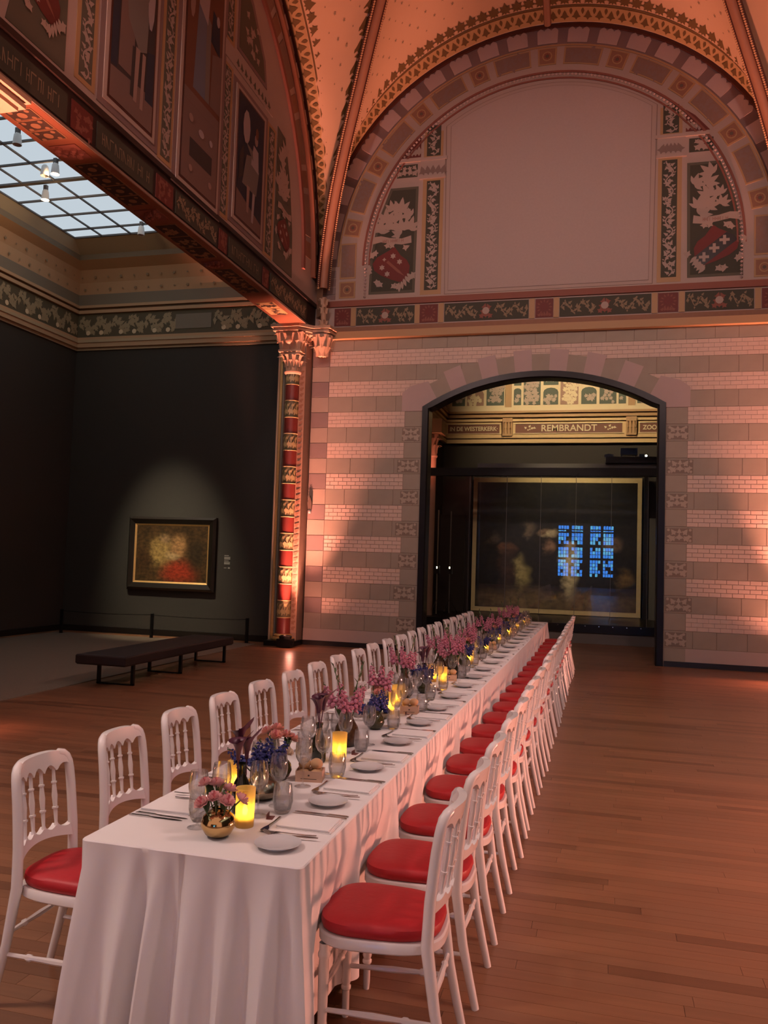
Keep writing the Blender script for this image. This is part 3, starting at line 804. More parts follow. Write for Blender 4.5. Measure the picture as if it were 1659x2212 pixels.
# ------------------------------------------------------------------ left lunette above the beam
MCY, MCZ, MR = 10.55, 7.32, 5.20
def lunette_left():
    q = MB(PLW); ts = [PI*i/48 for i in range(49)]
    q.slab([(MCY+MR*math.cos(t), MCZ+MR*math.sin(t)) for t in ts]+[(MCY-MR,6.84),(MCY+MR,6.84)], -.3, 0)
    L = struct(q.build('wall_left', M_plaster), 'half-round painted wall field above the iron beam on the left')
    rr = random.Random(23)
    q = MB(PLW); arc_panel(q, MCY, MCZ, 4.86, 5.19, 0, PI, 0, .006, 0, 48); q.build('rim_ground', M_mauve, L)
    q = MB(PLW); arc_panel(q, MCY, MCZ, 5.15, 5.23, 0, PI, 0, .06, 0, 48); q.build('rim_fillet', M_ribdark, L)
    pitch = math.radians(4.6)
    for k in range(0, 20):
        t = math.radians(1.6)+k*pitch
        q = MB(PLW); arc_panel(q, MCY, MCZ, 4.93, 5.14, t, t+math.radians(2.9 if k % 2 else 3.4), 0, .02, 0, 3)
        q.build('scalloped_block', M_scallop if k % 2 else M_mauve, L)
    q = MB(PLW); arc_panel(q, MCY, MCZ, 4.80, 4.87, 0, PI, 0, .09, 0, 48); q.build('rim_roll', M_soffit, L)
    for k in range(7):
        t = math.radians(4)+k*math.radians(16.5)
        for (ta, tb, m_) in ((t, t+math.radians(3.8), M_brown2), (t+math.radians(5.2), t+math.radians(15), M_brown)):
            q = MB(PLW); arc_panel(q, MCY, MCZ, 4.45, 4.74, ta, tb, 0, .012, 0, 5)
            q.build('ring_panel', m_, L)
    q = MB(PLW); arc_panel(q, MCY, MCZ, 4.26, 4.36, 0, PI, 0, .05, 0, 48); q.build('ring_roll', M_redline, L)
    inR = lambda a, b, R=4.2: (a-MCY)**2+(b-MCZ)**2 < R*R
    # vine strips
    for (a0, a1, z0, z1) in ((7.76,8.0,7.03,10.6),(9.53,9.77,6.98,11.0),(11.27,11.49,6.97,9.28),(13.02,13.27,6.98,9.2),(11.27,11.50,9.75,11.2),(7.76-.0,7.99,10.8,11.0)):
        q = MB(PLW); q.rect(a0-.07, a1+.07, z0-.06, z1+.06, 0, .006, 0); q.rect(a0, a1, z0, z1, .006, .009, 1)
        vine(q, a0+.01, a1-.01, z0+.02, z1-.02, .15, rr, 2, .011); q.build('vine_panel', [M_ochre, M_greygreen, M_leafpale], L)
    # framed murals with standing figures
    def mural(a0, a1, z0, z1, ground, shapes):
        q = MB(PLW); q.rect(a0-.20, a1+.20, z0-.17, z1+.17, 0, .010, 0); q.rect(a0-.10, a1+.10, z0-.09, z1+.09, .010, .022, 1)
        q.rect(a0-.03, a1+.03, z0-.03, z1+.03, .022, .028, 2)
        f = q.build('mural_frame', [M_mauve, M_plaster, M_ribdark], L)
        q = MB(PLW); q.rect(a0, a1, z0, z1, .028, .030, 0); q.build('mural_ground', ground, f)
        s_ = MB(PLW); ms = []
        for (m_, pts) in shapes:
            if m_ not in ms: ms.append(m_)
            s_.flat([(a0+(a1-a0)*u, z0+(z1-z0)*v) for u, v in pts], .032+.0006*len(s_.f), ms.index(m_))
        s_.build('painted_figure', ms, f)
    navy = mk('mural_navy', (.030,.030,.045), .8); grey = mk('mural_grey', (.20,.17,.145), .8); fl = mk('mural_flesh', (.34,.22,.18), .8)
    wh = mk('mural_white', (.40,.33,.32), .8); bl = mk('mural_blue', (.16,.17,.215), .8); rust = mk('mural_rust', (.17,.065,.035), .8)
    dk = mk('mural_dark', (.055,.038,.034), .8); earth = mk('mural_earth', (.20,.125,.10), .8)
    ov = lambda u, v, ru, rv, n=10, ph=0: [(u+ru*math.cos(2*PI*k/n+ph), v+rv*math.sin(2*PI*k/n+ph)) for k in range(n)]
    mural(8.31, 9.25, 7.11, 10.0, dk, [
        (earth, [(0,0),(1,0),(1,.16),(0,.13)]), (navy, [(0,.14),(.14,.14),(.16,1),(0,1)]), (navy, [(.80,.12),(1,.12),(1,.36),(.82,.34)]),
        (earth, [(.16,.16),(.5,.16),(.52,.62),(.18,.66)]), (grey, [(.22,.64),(.34,.40),(.62,.30),(.80,.33),(.82,.50),(.62,.72),(.36,.76)]),
        (fl, [(.52,.07),(.60,.07),(.64,.31),(.54,.31)]), (fl, [(.68,.06),(.75,.06),(.78,.31),(.70,.31)]), (dk, [(.44,.08),(.52,.08),(.52,.30),(.46,.3)]),
        (wh, ov(.86,.60,.09,.16)), (grey, ov(.74,.66,.10,.12)), (fl, ov(.64,.86,.09,.045)), (grey, ov(.45,.88,.16,.10)), (wh, ov(.86,.82,.07,.06))])
    mural(11.78, 12.75, 7.12, 9.12, navy, [
        (earth, [(0,0),(1,0),(1,.10),(0,.22)]), (grey, [(.20,.30),(.78,.30),(.86,.52),(.60,.60),(.34,.56)]), (wh, [(.52,.52),(.84,.50),(.80,.68),(.60,.70)]),
        (fl, ov(.70,.76,.07,.05)), (rust, ov(.72,.82,.06,.05)), (wh, ov(.30,.78,.14,.14)), (grey, [(.28,.66),(.40,.62),(.60,.56),(.56,.64)]),
        (fl, [(.40,.10),(.48,.10),(.50,.32),(.38,.32)]), (wh, [(.60,.05),(.68,.05),(.72,.30),(.62,.30)]), (dk, [(.05,.30),(.22,.36),(.20,.62),(.05,.5)])])
    mural(10.03, 11.09, 6.95, 11.1, dk, [
        (earth, [(0,0),(1,0),(1,.27),(0,.27)]), (rust, [(0,.28),(1,.28),(1,1),(0,1)]), (earth, [(0,.27),(1,.27),(1,.31),(0,.31)]),
        (dk, [(.20,.09),(.84,.09),(.84,.155),(.20,.155)]), (bl, [(.22,.33),(.56,.33),(.52,.66),(.30,.66)]), (grey, [(.56,.33),(.68,.33),(.66,.62),(.52,.64)]),
        (wh, [(.30,.64),(.56,.60),(.60,.72),(.40,.80),(.28,.76)]), (fl, ov(.44,.85,.08,.028)), (earth, [(.70,.33),(1,.33),(1,.55),(.72,.52)]),
        (navy, [(.66,.56),(.94,.54),(.90,.66),(.70,.68)]), (wh, ov(.85,.66,.05,.02)), (fl, ov(.12,.62,.07,.06)),
        (wh, ov(.50,.20,.08,.014)), (fl, ov(.80,.05,.05,.012)), (fl, ov(.24,.05,.05,.012)), (wh, ov(.78,.20,.05,.012)), (fl, ov(.2,.22,.06,.014))])
    # shield panels at both ends and spandrel above
    def shp(poly, ca, cb, s, inn, kind):
        q = MB(PLW); q.slab(poly, 0, .008, 0)
        a = [p[0] for p in poly]; b = [p[1] for p in poly]
        scatter(q, inn, min(a), max(a), min(b), max(b), .26, rr, 1, .011, LEAF5, .62, PI/2)
        shield(q, ca, cb, s, .014, kind, (2, 2, 1, 3)); q.build('shield_panel', [M_greygreen, M_leafpale, M_red, M_redline], L)
    shp([(13.40,6.95),(14.32,6.95),(14.26,7.8),(14.05,8.7),(13.75,9.35),(13.40,9.40)], 13.84, 7.6, .50,
        lambda a, b: 13.45 < a < (14.25 if b < 7.8 else 14.25-(b-7.8)*.33) and 8.1 < b < 9.3, 's')
    shp([(6.6,6.92),(7.52,6.92),(7.52,9.0),(7.2,8.9),(6.8,7.8)], 7.1, 7.55, .5, lambda a, b: 6.8 < a < 7.45 and 8.0 < b < 8.8, 's')
    q = MB(PLW); q.slab([(11.66,9.75),(12.86,9.75),(12.75,10.2),(12.2,10.85),(11.66,11.2)], 0, .008, 0)
    q.slab([(11.72,9.82),(12.76,9.82),(12.66,10.16),(12.15,10.75),(11.72,11.05)], .008, .012, 1)
    for k in range(14): leaf(q, 11.95+.5*rr.random(), 9.9+.7*rr.random(), .16, rr.random()*6.28, .014, 2, LEAF3)
    q.build('spandrel_panel', [M_mauve, M_greygreen, M_leafpale], L)
    q = MB(PLW); q.rect(11.25, 13.15, 9.42, 9.68, 0, .012, 0)
    for k in range(9): leaf(q, 11.7+.16*k, 9.46, .15, PI/2+.3*math.sin(k), .014, 1, LEAF3)
    q.build('band_panel', [M_plaster, M_greygreen], L)
lunette_left()

# ------------------------------------------------------------------ iron beam carrying the left lunette
def beam(x_front, sgn, y0, y1, name, label, detail):
    """sgn=+1: front face looks to +x"""
    x_back = x_front - sgn*.50
    xa, xb = sorted((x_front, x_back))
    mb = MB(); mb.box(xa, xb, y0, y1, 6.35, 6.87)
    B = struct(mb.build(name, M_iron), label)
    mb = MB(); mb.box(min(xa, xa), xb, y0, y1, 6.33, 6.349); mb.build('soffit', M_soffit, B)
    a, b = sorted((x_front-sgn*.02, x_front+sgn*.035))
    mb = MB(); mb.box(a, b, y0, y1, 6.80, 6.875); mb.build('upper_flange', M_iron, B)
    a, b = sorted((x_front-sgn*.02, x_front+sgn*.012))
    mb = MB(); mb.box(a, b, y0, y1, 6.335, 6.37); mb.build('lower_flange', M_pierdk, B)
    if not detail: return
    PF = lambda a, b, d: (x_front+d, a, b)
    PS = lambda a, b, d: (a, b, 6.33-d)
    rr = random.Random(31)
    fronts = [(6.2,7.62,'t'),(7.70,8.09,'r'),(8.18,9.42,'t'),(9.50,9.94,'r'),(10.02,11.28,'v'),(11.35,11.62,'r'),(11.70,12.96,'t'),(13.04,13.29,'r'),(13.37,15.2,'v')]
    for a0, a1, k in fronts:
        q = MB(PF); q.rect(a0, a1, 6.40, 6.72, 0, .012, 0)
        if k == 'r':
            for _ in range(16): leaf(q, a0+.05+(a1-a0-.1)*rr.random(), 6.44+.22*rr.random(), .09, rr.random()*6.28, .014, 1, LEAF3)
            q.build('beam_panel', [M_red, M_redline], B)
        elif k == 't':
            strokes(q, a0+.10, a1-.10, 6.49, 6.63, rr, 1, .014); q.build('beam_panel', [M_dkgreen, M_leafmid], B)
        else:
            vine(q, a0+.02, a1-.02, 6.42, 6.70, .11, rr, 1, .014); q.build('beam_panel', [M_dkgreen, M_leafmid], B)
    groups = [(7.15,7.80,3,'dot'),(7.92,8.25,1,'carved'),(8.36,9.55,4,'dot'),(9.70,10.05,1,'carved'),(10.2,11.5,3,'leaf'),(11.65,11.85,1,'carved'),(12.0,13.2,3,'leaf'),(13.75,14.5,2,'gold')]
    for y0_, y1_, n, k in groups:
        for i in range(n):
            b0 = y0_+(y1_-y0_)*i/n; b1 = y0_+(y1_-y0_)*(i+1)/n
            q = MB(PS)
            if k == 'carved':
                q.rect(-6.20, -5.86, b0, b1, 0, .01, 0)
                for _ in range(16): q.ball((-6.17+.28*rr.random(), b0+.04+(b1-b0-.08)*rr.random(), .012), .03+.02*rr.random(), 6, 4)
                q.build('soffit_panel', M_redline, B); continue
            q.rect(-6.20, -5.86, b0+.006, b1-.006, 0, .006, 0)
            q.rect(-6.185, -5.875, b0+.02, b1-.02, .006, .010, 1)
            cb = (b0+b1)/2
            if k == 'dot':
                disc(q, -6.03, cb, .055, 10, .014, 2)
                for da, db in ((-.10,-.6),(.10,.6),(-.10,.6),(.10,-.6)): disc(q, -6.03+da, cb+db*(b1-b0)*.5, .028, 8, .014, 2)
            else:
                for _ in range(9): leaf(q, -6.15+.22*rr.random(), b0+.05+(b1-b0-.1)*rr.random(), .12, rr.random()*6.28, .013, 2, LEAF3)
            q.build('soffit_panel', [M_goldp if k == 'gold' else M_soffitdot, M_goldp if k == 'gold' else M_soffitd, M_soffitdot if k != 'gold' else M_soffitd], B)
beam(-5.77, 1, 5.4, 15.78, 'trim_1', 'painted iron beam across the cabinet opening on the left', True)

# ------------------------------------------------------------------ columns and piers
def leaf_blob(mb, c, ang, r, h, out, wdt):
    """one curling acanthus leaf rising from radius r and bending outwards"""
    n = 6; ca, sa = math.cos(ang), math.sin(ang); v = []
    for i in range(n+1):
        t = i/n
        rad = r+out*(t**2.2); z = h*math.sin(t*PI*.62)/math.sin(PI*.62) if t > .81 else h*math.sin(t*PI*.62)/math.sin(PI*.62)
        z = h*(1-(1-t)**1.8) - (.25*h*max(0, t-.7)/.3)
        w_ = wdt*math.sin(PI*min(1, .18+t*.82))*(.8+.3*math.sin(t*9))
        for k, s_ in enumerate((-1, -.5, 0, .5, 1)):
            o = rad-.02*abs(s_)+(.018 if k == 2 else 0)
            v.append((c[0]+ca*o-sa*w_*s_, c[1]+sa*o+ca*w_*s_, c[2]+z))
    mb.add(v, [(i*5+k, i*5+k+1, (i+1)*5+k+1, (i+1)*5+k) for i in range(n) for k in range(4)])
def column(cx, cyc, sx, yback, label):
    """sx=+1: pier shows its side to +x; yback: the wall the pier stands against"""
    C = thing('column', label, 'column', (cx, cyc, 0)); C['kind'] = 'structure'
    dy = 1 if yback > cyc else -1
    # pier behind
    q = MB(); a, b = sorted((-.33*sx, .26*sx)); ya, yb = sorted((.02*dy, (yback-cyc)))
    q.box(a, b, ya, yb, 0, 6.30); q.build('pier', M_pierdk, C)
    # patterned strip beside the shaft
    fy = .02*dy-dy*.012
    q = MB(); a, b = sorted((.135*sx, .262*sx)); ya, yb = sorted((.03*dy, fy)); q.box(a, b, ya, yb, .25, 5.55)
    st_ = q.build('pattern_strip', M_pier, C)
    PP = lambda a, b, d: (sx*a, fy-dy*d, b)
    q = MB(PP); n = 46
    for i in range(n):
        z = .30+5.2*i/n; leaf(q, .15, z, .125, .7, .002, 0, LEAF3, .8); leaf(q, .247, z+.05, .07, PI*.9, .002, 0, LEAF1)
    q.build('strip_pattern', M_brown2, st_)
    # gilded mouldings on the far side
    for (o0, o1, m_) in ((-.21, -.17, M_covegrey), (-.27, -.22, M_gold), (-.31, -.28, M_covetrim)):
        q = MB(); a, b = sorted((o0*sx, o1*sx)); ya, yb = sorted((.03*dy, fy-.01*dy)); q.box(a, b, ya, yb, .1, 5.9); q.build('gilt_moulding', m_, C)
    # base
    q = MB(); q.box(-.30, .30, -.26, .26, 0, .10); q.build('plinth', M_blackfix, C)
    q = MB(); q.lathe([(.22,.10),(.235,.13),(.22,.16),(.17,.175),(.185,.20),(.165,.225),(.15,.23)], 20); q.build('base', M_gold, C, True)
    # shaft in painted drums
    z = .23; k = 0; r = .14
    while z < 5.38:
        h = .335 if k % 2 else .325
        z1 = min(z+h, 5.40)
        q = MB(); q.lathe([(r, z), (r, z1-.018)], 24, m=0)
        if k % 2:
            for j in range(9):
                t = 2*PI*j/9
                def PC(a, b, d, t=t): return ((r+.002+d)*math.cos(t+a/r), (r+.002+d)*math.sin(t+a/r), b)
                q.P = PC
                leaf(q, -.02, z+.02, .26, PI/2-.25, 0, 1, LEAF3, .55); leaf(q, .05, z+.05, .13, PI/2+.5, .001, 1, LEAF1)
                leaf(q, .03, z+.20, .10, PI/2-.7, .001, 1, LEAF3, .7)
                q.P = None
        q.lathe([(r+.001, z1-.018), (r+.004, z1-.013), (r+.004, z1-.007), (r+.001, z1)], 24, m=2)
        q.build('shaft_drum', [M_colgreen if k % 2 else M_colred, M_collight, M_goldp], C, True)
        z = z1; k += 1
    # capital
    q = MB(); q.lathe([(.15,5.37),(.175,5.40),(.175,5.43),(.145,5.45)], 20); q.build('neck_ring', M_carve, C, True)
    q = MB(); q.lathe([(.14,5.43),(.15,5.6),(.19,5.72),(.20,5.76)], 16)
    for j in range(8): leaf_blob(q, (0,0,5.44), 2*PI*j/8, .145, .24, .13, .07)
    for j in range(8): leaf_blob(q, (0,0,5.52), 2*PI*(j+.5)/8, .16, .26, .16, .075)
    q.build('leaf_capital', M_carve, C, True)
    q = MB(); q.box(-.20, .20, -.20, .20, 5.75, 5.80); q.box(-.24, .24, -.24, .24, 5.80, 5.84); q.build('abacus', M_carve, C)
    # bracket above, widening upwards, with carved leaves and a mask
    q = MB(); v = []
    for z_, e in ((5.84,.21),(5.90,.22),(6.05,.25),(6.18,.29)): v += [(-e,-e,z_),(e,-e,z_),(e,e,z_),(-e,e,z_)]
    q.add(v, [(i_*4+k_, i_*4+(k_+1) % 4, (i_+1)*4+(k_+1) % 4, (i_+1)*4+k_) for i_ in range(3) for k_ in range(4)])
    for zz, e, h_ in ((5.84,.215,.20),(5.98,.235,.22)):
        for an in (-PI/2, PI/2, 0, PI):
            for off in (-.15, 0, .15) if zz < 5.9 else (-.09, .09, -.22, .22):
                fx = e*math.cos(an)+off*abs(math.sin(an)); fy_ = e*math.sin(an)+off*abs(math.cos(an))
                leaf_blob(q, (fx, fy_, zz), an, .0, h_, .12, .075)
    q.ball((0,-.29,6.02), .07, 8, 6, 0, (1,.7,1.2))
    q.build('carved_bracket', M_carve, C, True)
    # moulded impost that steps out to the corbel by the wall
    base_ = [(-.33,-.88),(.33,-.88),(.33,.36),(-.33,.36)] if dy < 0 else [(-.33,-.34),(.20,-.34),(.43,-.10),(.76,-.10),(.82,.36),(-.33,.36)]
    for (z0_, z1_, e) in ((6.16,6.20,-.05),(6.20,6.245,.0),(6.245,6.27,-.02),(6.27,6.325,.035)):
        pts = []
        for (x_, y_) in base_: pts.append((sx*(x_+(e if x_ > 0 else -e)), dy*(y_-(e if y_ < 0 else -0))))
        if dy < 0 or sx < 0: pass
        n_ = len(pts); q = MB(); q.add([(x_, y_, z0_) for x_, y_ in pts]+[(x_, y_, z1_) for x_, y_ in pts], [tuple(range(n_)), tuple(range(n_, 2*n_))]+[(k_, (k_+1) % n_, n_+(k_+1) % n_, n_+k_) for k_ in range(n_)])
        q.build('impost_moulding', M_carve, C)
    return C
col_l = column(-6.09, 15.46, 1, 15.86, 'painted column with red and leafy drums at the corner of the end wall')
col_n = column(-6.09, 6.10, 1, 5.70, 'painted column carrying the near end of the beam, mostly beyond the frame')
col_r = column(3.62, 15.46, -1, 15.86, 'painted column at the other corner of the end wall, beyond the frame')
col_n2 = column(3.62, 6.10, -1, 5.70, 'painted column on the opposite side nearer the camera, beyond the frame')
def corbel(cx, cyc, sx, label):
    C = thing('corbel', label, 'corbel', (cx, cyc, 0)); C['kind'] = 'structure'
    q = MB(); q.lathe([(.02,5.74),(.10,5.76),(.13,5.84),(.17,5.98),(.21,6.16)], 14)
    for j in range(7): leaf_blob(q, (0,0,5.74), 2*PI*j/7, .11, .22, .12, .075)
    for j in range(7): leaf_blob(q, (0,0,5.90), 2*PI*(j+.5)/7, .15, .24, .13, .085)
    q.build('leaf_corbel', M_carve, C, True)
    # leafy foot of the vault rib
    q = MB(); q.lathe([(.12,6.31),(.10,6.36),(.06,6.42),(.055,6.95)], 10)
    for zz in (6.36, 6.62, 6.80):
        for j in range(6): leaf_blob(q, (0,0,zz), 2*PI*j/6, .06, .14, .06, .035)
    q.build('rib_foot', M_carve, C, True)
corbel(-5.52, 15.55, 1, 'carved leaf corbel under the vault rib in the corner beside the column')
corbel(3.08, 15.55, -1, 'carved leaf corbel under the vault rib in the far corner, beyond the frame')

# ------------------------------------------------------------------ vault
VX0, VX1, VY0, VY1 = -5.75, 3.31, 5.35, 15.75
VCX, VCY = (VX0+VX1)/2, (VY0+VY1)/2
RIBP = [(0.044,6.60),(0.047,6.97),(0.060,7.70),(0.099,8.64),(0.168,9.56),(0.261,10.53),(0.343,11.37),(0.43,12.15),(0.56,13.05),(0.74,13.85),(0.88,14.2),(1.0,14.3)]
def catmull(P, n):
    P = [np.array(p, float) for p in P]; out = []
    for i in range(len(P)-1):
        p0, p1, p2, p3 = P[max(0,i-1)], P[i], P[i+1], P[min(len(P)-1,i+2)]
        for k in range(8):
            t = k/8; out.append(.5*((2*p1)+(-p0+p2)*t+(2*p0-5*p1+4*p2-p3)*t*t+(-p0+3*p1-3*p2+p3)*t**3))
    out.append(P[-1]); out = np.array(out)
    return out
def resample(pts, n):
    d = np.r_[0, np.cumsum(np.linalg.norm(np.diff(pts, axis=0), axis=1))]; d /= d[-1]
    t = np.linspace(0, 1, n); return np.stack([np.interp(t, d, pts[:, k]) for k in range(pts.shape[1])], 1)
NV = 41
def rib_line(cx_sign, cy_sign):
    sz = catmull(RIBP, NV); X0 = VX0 if cx_sign < 0 else VX1; Y0 = VY1 if cy_sign > 0 else VY0
    p = np.stack([X0+(VCX-X0)*sz[:,0], Y0+(VCY-Y0)*sz[:,0], sz[:,1]], 1)
    return resample(p, NV)
def arch_line(c, R, cz, z0, fixed, axis, sgn):
    """half of a wall arch from springing to crown"""
    pts = [(c+sgn*R, z0)]+[(c+sgn*R*math.cos(t), cz+R*math.sin(t)) for t in np.linspace(0, PI/2, 40)]
    p = np.array([(a, fixed, z) if axis == 'x' else (fixed, a, z) for a, z in pts])
    return resample(p, NV)
def web(mb, A, B):
    n = 9
    G = [[tuple(A[i]*(1-j/n)+B[i]*(j/n)) for j in range(n+1)] for i in range(NV)]
    v = [p for row in G for p in row]
    mb.add(v, [(i*(n+1)+j, i*(n+1)+j+1, (i+1)*(n+1)+j+1, (i+1)*(n+1)+j) for i in range(NV-1) for j in range(n)])
def web_orn(gold, dark, A, B, star_mb, first=False):
    """painted leaf borders along the wall arch (A) and along the rib (B), stars between"""
    dA = np.linalg.norm(np.diff(A, axis=0), axis=1); sA = np.r_[0, np.cumsum(dA)]
    dB = np.linalg.norm(np.diff(B, axis=0), axis=1); sB = np.r_[0, np.cumsum(dB)]
    def fr(s, dist, fromB):
        S_ = sB if fromB else sA; C1 = B if fromB else A; C2 = A if fromB else B
        p = np.array([np.interp(s, S_, C1[:,k]) for k in range(3)]); q_ = np.array([np.interp(s, S_, C2[:,k]) for k in range(3)])
        p2 = np.array([np.interp(s+.05, S_, C1[:,k]) for k in range(3)])
        t = p2-p; t = t/(np.linalg.norm(t)+1e-9); c = q_-p; ln = np.linalg.norm(c); c = c/(ln+1e-9)
        c = c-t*np.dot(c, t); c /= (np.linalg.norm(c)+1e-9)
        nn = np.cross(t, c)
        inner = np.array([VCX, VCY, 8.0])-p
        if np.dot(nn, inner) < 0: nn = -nn
        return p+c*dist, t, c, nn, ln
    def strip(mb, d0, d1, fromB, off, m=0, s0=.9):
        S_ = sB if fromB else sA; L = S_[-1]; n = 60; prev = None
        for i in range(n+1):
            s = s0+(L-s0-.06)*i/n
            p, t, c, nn, ln = fr(s, 0, fromB)
            if ln < (d1 if not fromB else d1)*2.1: prev = None; continue
            a, b = p+c*d0+nn*off, p+c*d1+nn*off
            if prev is not None: mb.add([tuple(prev[0]), tuple(prev[1]), tuple(b), tuple(a)], [(0,1,2,3)], m)
            prev = (a, b)
    def lf(mb, s, dist, size, ang, fromB, off, m=0, shape=LEAF5, wd=1):
        p, t, c, nn, ln = fr(s, dist, fromB)
        if ln < 2.1*(dist+size) : return
        ca, sa = math.cos(ang), math.sin(ang)
        mb.add([tuple(p+nn*off+size*((y*ca-x*wd*sa)*t+(y*sa+x*wd*ca)*c)) for x, y in shape], [tuple(range(len(shape)))], m)
    # along the wall arch: gold band of fretted leaves, a line, then dark leaves
    strip(gold, .02, .30, False, .012); strip(dark, .31, .345, False, .014)
    L = sA[-1]; n = int(L/.215)
    for i in range(4, n):
        s = L*(i+.5)/n
        lf(dark, s, .05, .20, PI/2, False, .018, 0, LEAF3, .95)
        lf(dark, s+.10, .29, .13, -PI/2, False, .019, 0, LEAF1, 1.2)
        lf(dark, s, .36, .23, PI/2, False, .016, 0, LEAF5, .95)
    # along the rib: leaves leaning upwards
    L = sB[-1]; n = int(L/.36)
    for i in range(4, n):
        lf(dark, L*(i+.5)/n, .10, .30, PI/2-.45, True, .016, 0, LEAF5, 1.0)
        lf(dark, L*(i+.5)/n-.06, .07, .20, PI/2+.5, True, .017, 0, LEAF3, .8)
    # powdered stars
    for i in range(8, NV-1):
        w_ = np.linalg.norm(B[i]-A[i])
        if w_ < 1.3: continue
        m_ = int((w_-1.0)/.36)
        for j in range(m_):
            f = (.62+(j+.5+(.5 if i % 2 else 0))*.36)/w_
            if f*w_ > w_-.45: continue
            p = A[i]*(1-f)+B[i]*f
            t = A[min(i+1,NV-1)]-A[i-1]; t /= np.linalg.norm(t); c = B[i]-A[i]; c /= np.linalg.norm(c)
            nn = np.cross(t, c); nn = nn if np.dot(nn, np.array([VCX,VCY,8])-p) > 0 else -nn
            r0 = .035 if (i+j) % 2 else .022
            star_mb.add([tuple(p+nn*.012+(r0 if k % 2 == 0 else r0*.45)*(math.cos(PI*k/5)*t+math.sin(PI*k/5)*c)) for k in range(10)], [tuple(range(10))])
def vault():
    root = thing('ceiling', 'painted groin vault with ribs, leaf borders and powdered stars', 'ceiling'); root['kind'] = 'structure'
    ribs = {(sx, sy): rib_line(sx, sy) for sx in (-1, 1) for sy in (-1, 1)}
    endA = {(sx, 1): arch_line(LCX if sx < 0 else LCX, (LCX-VX0) if sx < 0 else (VX1-LCX), LCZ, 6.6, VY1, 'x', sx) for sx in (-1, 1)}
    sideA = {(-1, sy): arch_line(MCY, MR, MCZ, 6.6, VX0, 'y', sy) for sy in (-1, 1)}
    sideB = {(1, sy): arch_line(MCY, MR, MCZ, 6.6, VX1, 'y', sy) for sy in (-1, 1)}
    nearA = {(sx, -1): arch_line(LCX, (LCX-VX0) if sx < 0 else (VX1-LCX), LCZ, 6.6, VY0, 'x', sx) for sx in (-1, 1)}
    webs = []
    for (sx, sy) in ribs:
        for src, key, nm in ((endA, (sx, sy), 'end'), (nearA, (sx, sy), 'near'), (sideA, (sx, sy), 'left'), (sideB, (sx, sy), 'right')):
            if key not in src: continue
            mb = MB(); web(mb, src[key], ribs[key]); wo = mb.build('vault_web', M_vault, root, True); webs.append(wo)
            if (nm in ('end', 'left') and sy > 0):
                g, d, s_ = MB(), MB(), MB(); web_orn(g, d, src[key], ribs[key], s_)
                g.build('painted_band', M_vaultgold, wo); stuff(d.build('painted_leaves', M_vaultdark, wo)); stuff(s_.build('painted_stars', M_leafmid, wo))
    # ribs
    for key, R_ in ribs.items():
        path = [tuple(p-np.array([0,0,.02])) for p in R_[2:]]
        cen = np.array([VCX, VCY])
        mb = MB(); mb.tube(path, .085, 10); rb = mb.build('rib', M_rib, root, True); webs.append(rb)
        v = np.array([VCX-(VX0 if key[0] < 0 else VX1), VCY-(VY1 if key[1] > 0 else VY0)]); v /= np.linalg.norm(v); nrm = np.array([-v[1], v[0]])
        for s_ in (-1, 1):
            mb = MB(); mb.tube([(p[0]+s_*nrm[0]*.10, p[1]+s_*nrm[1]*.10, p[2]+.02) for p in path], .045, 6); mb.build('rib_groove', M_ribdark, rb, True)
            if key[1] > 0:
                bd = MB(); L = resample(np.array(path), 260)
                for p in L: bd.octa((p[0]+s_*nrm[0]*.115+v[0]*.02, p[1]+s_*nrm[1]*.115+v[1]*.02, p[2]-.01), .026)
                stuff(bd.build('bead_string', M_bead, rb))
    # ridge rib from the crown of the wall arch to the apex
    a = np.array([LCX, VY1-.02, LCZ+4.5]); b = np.array([VCX, VCY, 14.25])
    mb = MB(); mb.tube([tuple(a+(b-a)*t) for t in np.linspace(0, 1, 12)], .07, 8); mb.build('ridge_rib', M_rib, root, True)
    mb = MB(); mb.tube([(VX0+.02+(VCX-VX0)*t, VCY, MCZ+MR+(14.25-MCZ-MR)*t) for t in np.linspace(0, 1, 8)], .07, 8); mb.build('ridge_rib', M_rib, root, True)
vault()

